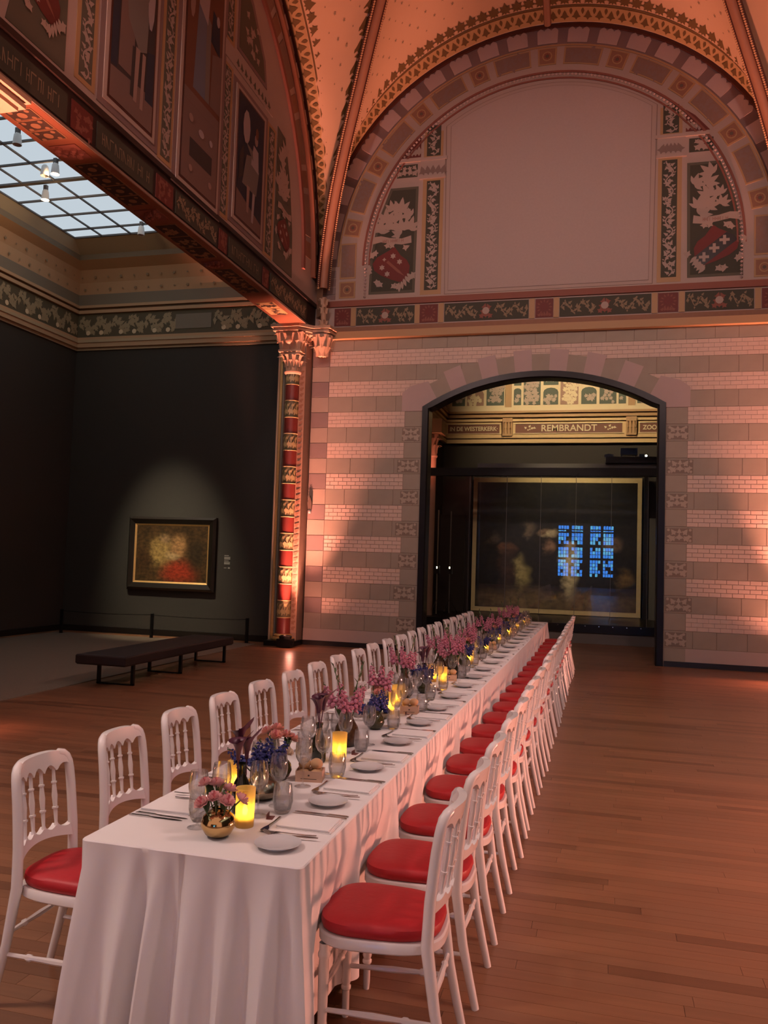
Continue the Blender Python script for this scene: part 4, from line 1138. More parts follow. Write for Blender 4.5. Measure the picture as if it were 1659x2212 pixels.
# ------------------------------------------------------------------ side bays: left cabinet (in view)
CX0, CX1, CY1 = -11.4, -6.27, 15.86
def cabinet():
    mb = MB(); mb.box(CX0-.3, CX1+.2, CY1, CY1+.3, 0, 8.6); wb = struct(mb.build('wall_cabinet_back', M_dkwall), 'charcoal back wall of the cabinet, hung with one painting')
    mb = MB(); mb.box(CX0-.3, CX0, -6.0, CY1, 0, 8.6); ws = struct(mb.build('wall_cabinet_side', M_dkwall), 'dark side wall of the cabinet')
    mb = MB(); mb.box(CX0, -6.42, 5.6, 6.0, 0, 8.6); wp = struct(mb.build('wall_cabinet_near', M_dkwall), 'dark partition wall between two cabinets')
    PB = lambda a, b, d: (a, CY1-d, b)
    PSd = lambda a, b, d: (CX0+d, a, b)
    PN = lambda a, b, d: (a, 6.0+d, b)
    rr = random.Random(41)
    for (P, w_, a0, a1, det) in ((PB, wb, CX0, -6.40, True), (PSd, ws, 6.0, CY1, True), (PN, wp, CX0, -6.42, False)):
        q = MB(P); q.rect(a0, a1, 0, .12, 0, .03); 
        bb = q.build('baseboard_cabinet', M_black); struct(bb, {id(wb):'black skirting under the painting wall', id(ws):'black skirting along the cabinet side wall'}.get(id(w_), 'black skirting on the cabinet partition'))
        for (z0, z1, d_, m_) in ((6.14,6.20,.03,M_covetrim),(6.20,6.30,.08,M_cove),(6.30,6.36,.10,M_covetrim),(6.36,6.43,.05,M_cove)):
            q = MB(P); q.rect(a0, a1, z0, z1, 0, d_); q.build('cornice_moulding', m_, w_)
        q = MB(P); q.rect(a0, a1, 6.43, 6.96, 0, .02, 0)
        fr_ = q.build('frieze', M_friezeg, w_)
        if det:
            q = MB(P); n = int((a1-a0)/1.0)
            cen = -8.55 if w_ is wb else 11.4
            for i in range(n+1):
                x0 = a0+.05+(a1-a0-.1)*i/(n+1); x1 = a0+.05+(a1-a0-.1)*(i+1)/(n+1)
                if abs((x0+x1)/2-cen) < .5: continue
                vine(q, x0, x1, 6.46, 6.93, .15, rr, 0, .023); vine(q, x0, x1, 6.46, 6.93, .12, rr, 0, .024, LEAF5)
                for k in range(2): disc(q, x0+(x1-x0)*(.3+.4*k), 6.53, .055, 7, .026, 1)
            stuff(q.build('frieze_leaves', [M_friezel, M_creamlt], fr_))
            q = MB(P); q.rect(cen-.42, cen+.42, 6.54, 6.86, .02, .03, 0); q.build('frieze_cartouche', M_covegrey, fr_)
        for (z0, z1, d_, m_) in ((6.96,7.03,.07,M_cove),(7.03,7.08,.04,M_bronzeln),(7.08,7.14,.08,M_cove)):
            q = MB(P); q.rect(a0, a1, z0, z1, 0, d_); q.build('cornice_moulding', m_, w_)
    # cove up to the skylight
    SX0, SX1, SY0, SY1, SZ = -11.08, -7.05, 6.6, 15.36, 8.0
    root = thing('ceiling_cabinet', 'coved plaster ceiling of the cabinet around its skylight', 'ceiling'); root['kind'] = 'structure'
    lo = [(CX0,6.0,7.14),(-6.30,6.0,7.14),(-6.30,CY1,7.14),(CX0,CY1,7.14)]
    prof = [(0,0),(.04,.30),(.16,.58),(.45,.86),(1,1)]
    hi = [(SX0,SY0,SZ),(SX1,SY0,SZ),(SX1,SY1,SZ),(SX0,SY1,SZ)]
    q = MB()
    rings = [[(lo[k][0]+(hi[k][0]-lo[k][0])*f, lo[k][1]+(hi[k][1]-lo[k][1])*f, 7.14+(SZ-7.14)*g) for k in range(4)] for f, g in prof]
    for i in range(len(prof)-1):
        for k in range(4):
            q.add([rings[i][k], rings[i][(k+1) % 4], rings[i+1][(k+1) % 4], rings[i+1][k]], [(0,1,2,3)], 1 if i == 0 else 0)
    q.build('cove', [M_cove, M_covegrey], root)
    # powdered flowers on the cove
    q = MB()
    for row, g in ((0, .42), (1, .70)):
        f = np.interp(g, [p[1] for p in prof], [p[0] for p in prof])
        for k in (2, 3):
            A = np.array([lo[k][i]+(hi[k][i]-lo[k][i])*f for i in range(2)]+[7.14+(SZ-7.14)*g]); kk = (k+1) % 4
            B_ = np.array([lo[kk][i]+(hi[kk][i]-lo[kk][i])*f for i in range(2)]+[7.14+(SZ-7.14)*g])
            L = np.linalg.norm(B_-A); t = (B_-A)/L; n = int(L/.30)
            for i in range(n):
                p = A+t*L*(i+.5+.25*row)/n+np.array([0 if k == 2 else .02, -.02 if k == 2 else 0, -.012])
                up = np.array([0, 0, 1.0]); r0 = .045 if i % 2 else .028
                q.add([tuple(p+(r0 if j % 2 == 0 else r0*.45)*(math.cos(PI*j/5)*t+math.sin(PI*j/5)*up)) for j in range(10)], [tuple(range(10))])
    stuff(q.build('cove_flowers', M_leafmid, root))
    # skylight
    S = thing('window_1', 'gridded skylight of pale blue glass panes in the cabinet ceiling', 'skylight'); S['kind'] = 'structure'
    GX0, GX1, GY0, GY1, GZ = -10.90, -7.25, 6.9, 14.90, 8.30
    q = MB(); inner = [(GX0,GY0,GZ),(GX1,GY0,GZ),(GX1,GY1,GZ),(GX0,GY1,GZ)]
    mid = [(SX0+.03,SY0,SZ+.10),(SX1,SY0,SZ+.10),(SX1,SY1-.03,SZ+.10),(SX0+.03,SY1-.03,SZ+.10)]
    for k in range(4):
        kk = (k+1) % 4
        q.add([hi[k], hi[kk], mid[kk], mid[k]], [(0,1,2,3)], 0); q.add([mid[k], mid[kk], inner[kk], inner[k]], [(0,1,2,3)], 1)
    q.build('skylight_curb', [M_covegrey, M_skyframe], S)
    xs = [GX0, -10.25, -9.57, -8.89, -8.21, -7.53, GX1]
    ys = [GY1]+[14.50-.68*i for i in range(12) if 14.50-.68*i > GY0]+[GY0]
    for i in range(len(xs)-1):
        for j in range(len(ys)-1):
            q = MB(); q.box(xs[i]+.012, xs[i+1]-.012, ys[j+1]+.012, ys[j]-.012, GZ+.02, GZ+.03); q.build('pane', M_skyglass, S)
    for i, x in enumerate(xs): 
        q = MB(); q.box(x-.014, x+.014, GY0, GY1, GZ-.01, GZ+.04); q.build('glazing_bar', M_bar, S)
    for j, y in enumerate(ys):
        wd = .045 if abs(y-12.46) < .02 else .016
        q = MB(); q.box(GX0, GX1, y-wd, y+wd, GZ-.015, GZ+.04); q.build('glazing_bar', M_bar, S)
    # track lamps under the skylight
    spots = [(-8.97,10.72,'white track lamp under the skylight nearest the beam end'),(-9.02,11.72,'twin white track lamp under the middle of the skylight'),(-9.86,12.58,'lit white track lamp glowing under the skylight'),(-9.01,14.39,'white track lamp at the far edge of the skylight')]
    for i, (x, y, lab) in enumerate(spots):
        T = thing('track_lamp', lab, 'spotlight', (x, y, 8.12), 0, 'track lamps under the skylight')
        q = MB(); q.box(-.03,.03,-.03,.03,.08,.18); q.build('bracket', M_bar, T)
        q = MB(); q.lathe([(.03,.10),(.055,.07),(.065,-.02),(.07,-.09),(.055,-.085),(.045,-.04)], 14); q.build('lamp_head', M_lampwhite, T, True)
        q = MB(); q.lathe([(.001,-.062),(.052,-.062)], 14); q.build('lens', M_lampglow if i == 2 else M_lampwhite, T)
        if i in (1, 2): point('track_lamp_spill', (x, y, 7.98), 16, (1.0,.62,.32), .06)
        if i == 1:
            q = MB(); q.lathe([(.03,.10),(.055,.07),(.065,-.02),(.07,-.09),(.055,-.085)], 14, (-.22,.02,0)); q.build('lamp_head', M_lampwhite, T, True)
    # carpet
    mb = MB(); mb.box(-11.1, -6.60, 6.2, 15.30, 0.001, .012)
    tag(mb.build('carpet', M_rug), 'large plain grey carpet laid in the cabinet', 'carpet')
    # the painting: ebony frame, gilt slip, loosely painted stand-in canvas
    Pt = thing('framed_painting', 'spotlit painting in a wide black frame on the charcoal wall', 'painting', (-8.81, CY1, .95))
    a0, a1, b0, b1 = -1.01, 1.02, 0, 1.545
    def framing(ins0, ins1, d0, d1, name, m_):
        for k in range(4):
            o = [(a0+ins0,b0+ins0),(a1-ins0,b0+ins0),(a1-ins0,b1-ins0),(a0+ins0,b1-ins0)]
            n_ = [(a0+ins1,b0+ins1),(a1-ins1,b0+ins1),(a1-ins1,b1-ins1),(a0+ins1,b1-ins1)]
            kk = (k+1) % 4; q = MB(lambda a, b, d: (a, -d, b))
            q.add([(*o[k],0),(*o[kk],0),(*n_[kk],0),(*n_[k],0),(*o[k],d0),(*o[kk],d0),(*n_[kk],d1),(*n_[k],d1)], [(4,5,6,7),(0,1,5,4),(2,3,7,6),(0,4,7,3),(1,2,6,5)])
            q.build(name, m_, Pt)
    framing(0, .05, .07, .11, 'frame_rail', M_frameblk); framing(.05, .15, .115, .075, 'frame_rail', M_frameblk); framing(.15, .185, .08, .06, 'gilt_slip', M_gold)
    q = MB(); q.box(a0+.185, a1-.185, -.055, -.04, b0+.185, b1-.185)
    art = mk_blobs('loose_oil_painting', (.075,.042,.016), [(.36,.52,.20,.30,(.36,.24,.08)),(.40,.78,.09,.09,(.30,.19,.10)),(.60,.62,.12,.22,(.40,.22,.09)),(.62,.18,.26,.22,(.36,.045,.02)),(.52,.46,.10,.08,(.46,.32,.16)),(.12,.40,.12,.25,(.06,.03,.012)),(.86,.5,.13,.35,(.04,.026,.012))])
    q.build('canvas', art, Pt)
    Lb = thing('wall_label', 'small dark text label on the wall beside the framed painting', 'label', (-7.54, CY1, 1.44))
    q = MB(lambda a, b, d: (a, -d, b)); q.rect(-.075, .075, 0, .30, 0, .006); q.build('plate', M_dkwall, Lb)
    q = MB(lambda a, b, d: (a, -d, b))
    for (x0, x1, z0, z1) in ((-.07,.03,.275,.295),(-.07,.065,.20,.26),(-.07,.03,.165,.182),(-.07,.06,.10,.155),(-.07,-.01,.02,.035)):
        n = max(1, int((z1-z0)/.014))
        for i in range(n): q.rect(x0, x1, z0+(z1-z0)*i/n, z0+(z1-z0)*(i+.72)/n, .006, .007)
    q.rect(.02,.065,.012,.04,.006,.007); q.build('print', M_label, Lb)
    # rope barrier
    PT = []; posts = [(-10.89,15.13),(-8.845,15.22),(-6.81,15.34)]
    for i, (x, y) in enumerate(posts):
        t = thing('barrier_post', ['slim black barrier post in the dark corner of the cabinet','slim black barrier post below the framed painting','slim black barrier post nearest the painted column'][i], 'post', (x, y, 0), 0, 'barrier posts in front of the painting wall')
        PT.append(t); q = MB(); q.lathe([(.001,.012),(.07,.012),(.07,0)], 16); q.build('foot', M_blackfix, t)
        q = MB(); q.box(-.028,.028,-.02,.02,0,.50); q.build('post', M_blackfix, t)
    for i in range(2):
        (x0, y0), (x1, y1) = posts[i], posts[i+1]
        q = MB(); q.tube([(x0+(x1-x0)*t, y0+(y1-y0)*t, .47-.02*math.sin(PI*t)) for t in np.linspace(0,1,12)], .006, 6)
        co = q.build('cord', M_blackfix, PT[i]); co.location = (-x0, -y0, 0)
    # bench
    Bn = thing('bench', 'long dark leather bench on steel loop legs at the edge of the carpet', 'bench', (-6.15, 10.95, 0))
    x0, x1, y0, y1, zb, zt = -.36, .36, -1.58, 1.58, .29, .42
    q = MB(); e = .018
    for (z_, s_) in ((zb, e), (zb+.015, 0), (zt-.02, 0), (zt-.004, e*.5), (zt, e*1.6)): pass
    lv = [(zb, e), (zb+.02, 0), (zt-.02, 0), (zt-.005, e*.5), (zt, e*1.8)]
    v = []; 
    for z_, s_ in lv: v += [(x0+s_,y0+s_,z_),(x1-s_,y0+s_,z_),(x1-s_,y1-s_,z_),(x0+s_,y1-s_,z_)]
    f = [(i*4+k, i*4+(k+1) % 4, (i+1)*4+(k+1) % 4, (i+1)*4+k) for i in range(4) for k in range(4)]+[(3,2,1,0),(16,17,18,19)]
    q.add(v, f); q.build('seat_pad', M_leather, Bn)
    for yl in (-1.18, .09, 1.55-.02):
        q = MB(); q.box(-.29,-.25,yl-.02,yl+.02,0,zb); q.box(.21,.25,yl-.02,yl+.02,0,zb); q.box(-.29,.25,yl-.02,yl+.02,0,.018)
        q.build('leg', M_blackfix, Bn)
cabinet()

# ------------------------------------------------------------------ the sides that the frame cuts off (plain, so that light has a room to bounce in)
def other_sides():
    beam(3.33, -1, 5.4, 15.78, 'trim_2', 'iron beam across the opening on the right, beyond the frame', False)
    ts = [PI*i/32 for i in range(33)]
    def lun(xf, t, yc, nm, lab):
        q = MB(lambda a, b, d: (xf+d, a, b))
        q.slab([(yc+MR*math.cos(k), MCZ+MR*math.sin(k)) for k in ts]+[(yc-MR,6.84),(yc+MR,6.84)], t, 0)
        struct(q.build(nm, M_plaster), lab)
    lun(VX1, .3, MCY, 'wall_right', 'half-round wall field above the right beam, beyond the frame')
    # cabinets on the right and behind: dark walls, coved lids, skylights
    for (nm, x0, x1, y0, y1, lab) in (('right', 3.9, 8.6, -6.0, 15.86, 'right side'), ('left_near', -11.4, -6.3, -6.0, 5.6, 'next bay on the left')):
        if nm == 'right':
            q = MB(); q.box(8.6, 8.9, y0, y1, 0, 8.6); struct(q.build('wall_cabinet_right', M_dkwall), 'dark side wall of the right cabinet, beyond the frame')
            q = MB(); q.box(3.35, 8.9, 15.86, 16.2, 0, 8.6); struct(q.build('wall_cabinet_right_back', M_dkwall), 'dark back wall of the right cabinet, beyond the frame')
        q = MB(); 
        for (a, b, c, d) in ((x0-.6,x0+1.0,y0,y1),(x1-1.0,x1,y0,y1),(x0+1.0,x1-1.0,y0,y0+1),(x0+1.0,x1-1.0,y1-1,y1)): q.box(a, b, c, d, 8.3, 8.4)
        struct(q.build('ceiling_'+nm, M_cove), 'cabinet ceiling on the %s, beyond the frame' % lab)
        q = MB(); q.box(x0+1.0, x1-1.0, y0+1, y1-1, 8.32, 8.34)
        struct(q.build('window_'+nm, M_skyglass), 'cabinet skylight on the %s, beyond the frame' % lab)
    # hall window at the far end of the gallery behind the camera: the blue lights that the glass case mirrors
    W = thing('window_hall', 'blue stained glass hall window mirrored in the glass of the painting case', 'window', (0, -30, 0)); W['kind'] = 'structure'
    q = MB(); q.box(-16, -3.75, -.5, 0, 0, 9.5); q.box(.85, 8, -.5, 0, 0, 9.5); q.box(-3.75, .85, -.5, 0, 5.05, 9.5); q.box(-3.75, .85, -.5, 0, 0, .75); q.build('surround', M_dkwall, W)
    r = random.Random(9)
    for (x0, x1) in ((-3.62,-2.78),(-2.58,-1.68),(-1.12,-.28),(-.10,.70)):
        zs = [.85, 2.25, 2.95, 3.1, 4.35, 4.5, 4.92]
        for (z0, z1) in ((.85,2.2),(2.35,3.2),(3.42,4.35),(4.45,4.58),(4.64,4.95)):
            n = 4; mrows = max(1, int((z1-z0)/.24))
            for i in range(n):
                for j in range(mrows):
                    q = MB(); q.box(x0+(x1-x0)*i/n+.018, x0+(x1-x0)*(i+1)/n-.018, -.06, -.05, z0+(z1-z0)*j/mrows+.018, z0+(z1-z0)*(j+1)/mrows-.018)
                    k = r.random()
                    if k < .88: q.build('pane', M_bluewin if k < .55 else M_bluewin2, W)
    q = MB(); q.box(-3.75, .85, -.20, -.15, .75, 5.05); q.build('backing', M_lead, W)
other_sides()

# ------------------------------------------------------------------ room behind the doorway
def text(body, x0, x1, zc, size, y, parent, mat):
    c = bpy.data.curves.new('lettering', 'FONT'); c.body = body; c.size = size; c.align_x = 'CENTER'; c.align_y = 'CENTER'
    c.extrude = .006; c.offset = .004; c.materials.append(mat)
    o = bpy.data.objects.new('lettering', c); COL.objects.link(o); o.parent = parent
    o.rotation_euler = (PI/2, 0, 0); o.location = ((x0+x1)/2, y, zc)
    bpy.context.view_layer.update()
    w_ = o.dimensions.x
    if w_ > 0: o.scale = ((x1-x0)/w_, 1, 1)
    return o
BY = 24.0; BX0, BX1 = -4.62, 2.55
def back_room():
    PB = lambda a, b, d: (a, BY-d, b)
    PL = lambda a, b, d: (BX0+d, a, b)
    q = MB(); q.box(BX0-.3, BX1+.3, BY, BY+.3, 0, 9); W = struct(q.build('wall_far', M_backwall), 'far wall of the room beyond the doorway with a lettered frieze')
    q = MB(); q.box(BX0-.3, BX0, 20.3, BY, 0, 9); WL = struct(q.build('wall_far_left', M_backwall), 'left wall of the room beyond the doorway')
    q = MB(); q.box(BX1, BX1+.3, 16.65, BY, 0, 9); WR = struct(q.build('wall_far_right', M_backwall), 'right wall of the room beyond the doorway')
    q = MB(); q.box(BX0-2.5, BX0-2.2, 16.65, 20.3, 0, 9); struct(q.build('wall_far_recess', M_backwall), 'dark recess wall at the side of the far room')
    q = MB(); q.box(BX0-2.5, BX1+.3, 16.65, BY, 8.8, 9); struct(q.build('ceiling_far', M_cove), 'ceiling of the room beyond the doorway')
    for (P, w_, a0, a1) in ((PB, W, BX0, BX1), (PL, WL, 20.3, BY)):
        for (z0, z1, d_, m_) in ((5.20,5.31,.10,M_cream),(5.31,5.345,.06,M_bronzeln),(5.345,5.42,.12,M_cream),(5.42,5.83,.05,M_cream),(5.83,5.90,.10,M_cream),(5.90,5.94,.05,M_bronzeln),(5.94,6.02,.15,M_ochre),(6.02,6.06,.09,M_bronzeln),(6.06,6.12,.17,M_ochre),(6.12,6.24,.10,M_creamlt),(6.24,8.8,.03,M_creamlt)):
            q = MB(P); q.rect(a0, a1, z0, z1, 0, d_); q.build('frieze_moulding', m_, w_)
    rr = random.Random(51)
    q = MB(PL); q.rect(20.6, 23.75, 5.48, 5.76, .05, .06); q.build('frieze_panel', M_ochre, WL)
    for (a0, a1, s_, x0, x1, size) in ((-2.53,.43,'REMBRANDT',-1.80,-.26,.26),(-4.50,-2.99,'IN DE WESTERKERK·',-4.44,-3.04,.17),(.90,2.45,'ZOON VAN',.98,1.85,.17)):
        q = MB(PB); q.rect(a0, a1, 5.49, 5.755, .05, .058, 0); q.rect(a0-.05, a1+.05, 5.47, 5.49, .05, .075, 1); q.rect(a0-.05, a1+.05, 5.755, 5.775, .05, .075, 1)
        p = q.build('text_panel', [M_redpanel, M_creamlt], W)
        text(s_, x0, x1, 5.62, size, BY-.066, p, M_creamlt)
        if s_ == 'REMBRANDT':
            for xa in (-2.12, .10):
                q = MB(PB); 
                for k in range(4): leaf(q, xa+.06*(k-1.5), 5.62+.03*(k % 2), .09, (PI*.8, PI*.3, PI*.1, -.3)[k], .064, 0, LEAF3)
                for k in range(3): disc(q, xa+.05*(k-1), 5.58+.02*k, .022, 8, .066, 0)
                q.build('rose_ornament', M_creamlt, p)
    for a in (-2.75, .67):
        q = MB(PB); q.rect(a-.09, a+.09, 6.24, 8.8, .03, .08); q.build('pilaster', M_ochre, W)
        q = MB(); q.box(a-.14, a+.14, BY-.17, BY, 5.40, 5.92)
        for z_ in (5.45, 5.62):
            for o_ in (-.09, 0, .09): leaf_blob(q, (a+o_, BY-.17, z_), -PI/2, 0, .2, .07, .05)
        q.build('console', M_ochre, W, True)
    # tiles above the frieze
    cols = [(-4.40,-4.02,'g'),(-3.96,-3.47,'r'),(-3.39,-2.88,'g'),(-2.60,-2.39,'g'),(-2.32,-1.84,'g'),(-1.76,-1.34,'g'),(-1.28,-.78,'r'),(-.70,-.28,'g'),(-.20,.26,'g'),(.32,.52,'g'),(.82,1.25,'g'),(1.32,1.8,'r'),(1.88,2.4,'g')]
    for i, (a0, a1, k) in enumerate(cols):
        for (z0, z1) in (((6.31,7.30),) if i % 2 == 0 else ((6.31,6.80),(6.88,7.45))):
            q = MB(PB); n = 6; ca = (a0+a1)/2; hw = (a1-a0)/2
            pts = [(a0,z0),(a1,z0)]+[(ca+hw*math.cos(t), z1-hw*.6+hw*.6*math.sin(t)) for t in [PI*j/n for j in range(n+1)]]
            q.slab(pts, .03, .04, 0)
            scatter(q, lambda a, b: a0+.02 < a < a1-.02 and z0+.02 < b < z1-.12, a0, a1, z0, z1, .14, rr, 1, .043, LEAF5, .66)
            q.build('flower_tile', [M_tilegrn if k == 'g' else M_tilered, M_leafpale if k == 'g' else M_creamlt], W)
    # lit capital of a column in the far room
    C = thing('column', 'grey column with a red-lit leafy capital glimpsed through the doorway', 'column', (-4.16, 20.0, 0)); C['kind'] = 'structure'
    q = MB(); q.lathe([(.13,0),(.13,4.30)], 18); q.build('shaft', M_pier, C, True)
    q = MB(); q.lathe([(.14,4.28),(.16,4.32),(.14,4.36),(.13,4.6),(.2,4.85)], 14)
    for j in range(8): leaf_blob(q, (0,0,4.38), 2*PI*j/8, .13, .24, .12, .06); leaf_blob(q, (0,0,4.55), 2*PI*(j+.5)/8, .14, .24, .14, .06)
    q.build('leaf_capital', M_carve, C, True)
    q = MB(); q.box(-.3,.3,-.3,.3,4.86,5.2); q.build('impost', M_cream, C)
    # the glass case with the great painting
    G = thing('painting_case', 'glass fronted black display case around the great painting', 'case', (0, 19.4, 0))
    GX0, GX1 = -4.42, 2.36
    q = MB(); q.box(GX0, GX1, 0, 3.6, 0, .245); q.build('plinth', M_greyplinth, G)
    q = MB(); q.box(GX0, GX1, -.05, 3.6, .245, .43); q.build('sill', M_steel, G)
    q = MB(); q.box(GX0, GX1, -.06, .14, 3.78, 3.96); q.build('top_rail', M_case_dark, G)
    q = MB(); q.box(-2.95, GX1, .25, .42, 4.00, 4.10); q.build('top_cover', M_greyplinth, G)
    q = MB(); q.box(.0, GX1, .1, .5, 4.10, 4.24); q.build('lamp_tray', M_case_dark, G)
    seams = [GX0, -3.08, -2.214, -1.43, -.641, .141, .93, 1.62, GX1]
    for i in range(len(seams)-1):
        q = MB(); q.box(seams[i]+.004, seams[i+1]-.004, 0, .012, .43, 3.78); q.build('glass_pane', M_case, G)
    for x in seams[1:-1]:
        q = MB(); q.box(x-.005, x+.005, -.004, .016, .43, 3.78); q.build('glass_seam', M_greyplinth, G)
    for x in (GX0, 1.50):
        q = MB(); q.box(x-.04, x+.04, -.02, .06, .43, 3.78); q.build('case_post', M_steel, G)
    for i in range(20):
        q = MB(); q.box(-3.4+.30*i, -3.38+.30*i, -.056, -.05, .385, .405); q.build('sill_stud', M_chrome, G)
    for (x0, x1, m_) in ((-4.3,-3.62,M_case_dark),(1.10,2.3,M_greyplinth)):
        q = MB(); q.box(x0, x1, 2.7, 2.8, .43, 3.0); q.build('case_panel', m_, G)
    q = MB(); q.box(-4.30, 2.30, 3.25, 3.30, .43, 4.0); q.build('case_back', M_black, G)
    # equipment on top of the case
    E = thing('projector_rig', 'dark projector with small lit lamps on top of the painting case', 'projector', (.45, 19.65, 4.242))
    q = MB(); q.box(-.13,.24,-.12,.12,.05,.20); q.build('body', M_blackfix, E)
    for x in (-.10, .20): 
        q = MB(); q.tube([(x,0,0),(x,0,.06)], .015, 6); q.build('foot', M_blackfix, E)
    for x in (-.38, .38):
        q = MB(); q.box(x-.10, x+.10, -.05, .05, .0, .07); q.build('clamp', M_blackfix, E)
    q = MB(); q.ball((.43,-.06,.03), .025, 8, 6); q.build('lamp', M_lampglow, E, True)
    # the great painting, as a loosely painted stand-in
    P = thing('large_painting', 'huge dark unframed canvas with a pale border inside the glass case', 'painting', (-1.27, 22.42, .45))
    q = MB(); q.box(-2.19, 2.19, 0, .06, 0, 3.60); q.build('border', mk('canvas_edge', (.62,.48,.25), .8, noise=(9,.15)), P)
    art = mk_blobs('dark_oil_painting', (.009,.0075,.004), [
        (.5,.06,.62,.10,(.16,.11,.045)),(.60,.32,.055,.22,(.62,.52,.30)),(.29,.28,.055,.13,(.42,.34,.13)),(.47,.48,.045,.05,(.50,.28,.16)),(.455,.58,.045,.035,(.55,.45,.28)),
        (.455,.30,.08,.22,(.014,.012,.010)),(.93,.26,.055,.08,(.22,.13,.035)),(.19,.46,.06,.05,(.16,.07,.03)),(.34,.62,.04,.06,(.14,.10,.06)),(.87,.52,.06,.05,(.17,.11,.07)),(.62,.52,.035,.03,(.45,.30,.16)),(.2,.3,.06,.16,(.05,.022,.012)),(.42,.60,.03,.03,(.2,.13,.08)),(.12,.55,.05,.05,(.09,.06,.04))], nscale=7)
    q = MB(); q.box(-2.08, 2.08, -.006, 0, .12, 3.47); q.build('canvas', art, P)
    q = MB(); q.box(-2.40, -2.24, -.05, .10, -.1, 3.72); q.build('support_post', M_black, P); q = MB(); q.box(2.24, 2.36, -.05, .10, -.1, 3.72); q.build('support_post', M_black, P)
    # tripods and cables standing in the case at the left
    for i, x in enumerate((-4.05, -3.80)):
        t = thing('lighting_stand', ['thin dark lamp stand in the left end of the painting case','thin dark lamp stand with a small lit control beside the canvas'][i], 'stand', (x, 20.6+.4*i, .43))
        q = MB(); q.tube([(0,0,0),(0,0,2.6)], .018, 6); q.build('pole', M_covegrey if i == 0 else M_greyplinth, t)
        for k in range(3):
            q = MB(); q.tube([(0,0,.35),(.22*math.cos(k*2.1),.22*math.sin(k*2.1),.01)], .012, 5); q.build('leg', M_blackfix, t)
        q = MB(); q.box(-.06,.06,-.05,.05,1.0,1.2); q.build('control_box', M_blackfix, t)
        q = MB(); q.box(-.012,.012,-.054,-.05,1.13,1.18); q.build('lamp', M_lampglow, t)
back_room()
point('far_capital_lamp', (-3.95, 19.6, 4.1), 6, (1.0,.30,.2), .05)

# ------------------------------------------------------------------ uplight fixtures
for i, (ux, uy) in enumerate(UPLIGHTS[:4]):
    t = thing('uplight', ['squat black uplight at the foot of the painted column by the end wall','squat black uplight in the opposite corner, beyond the frame','squat black uplight by the nearer left column, beyond the frame','squat black uplight by the nearer right column, beyond the frame'][i], 'uplight', (ux, uy-.115*(1 if uy > 10 else -1), 0))
    q = MB(); q.box(-.14,.14,-.11,.11,.02,.17); q.build('housing', M_blackfix, t)
    q = MB(); q.lathe([(.12,.17),(.125,.22),(.10,.235),(.09,.20)], 14); q.build('lamp_ring', M_blackfix, t, True)
    q = MB(); q.tube([(-.16,0,.03),(-.17,0,.14),(.17,0,.14),(.16,0,.03)], .012, 6); q.build('yoke', M_blackfix, t)
    q = MB(); q.lathe([(.001,.205),(.09,.205)], 14); q.build('lens', mk_emit('uplight_lens', (1,.35,.15), 8, False) if i == 0 else bpy.data.materials['uplight_lens'], t)

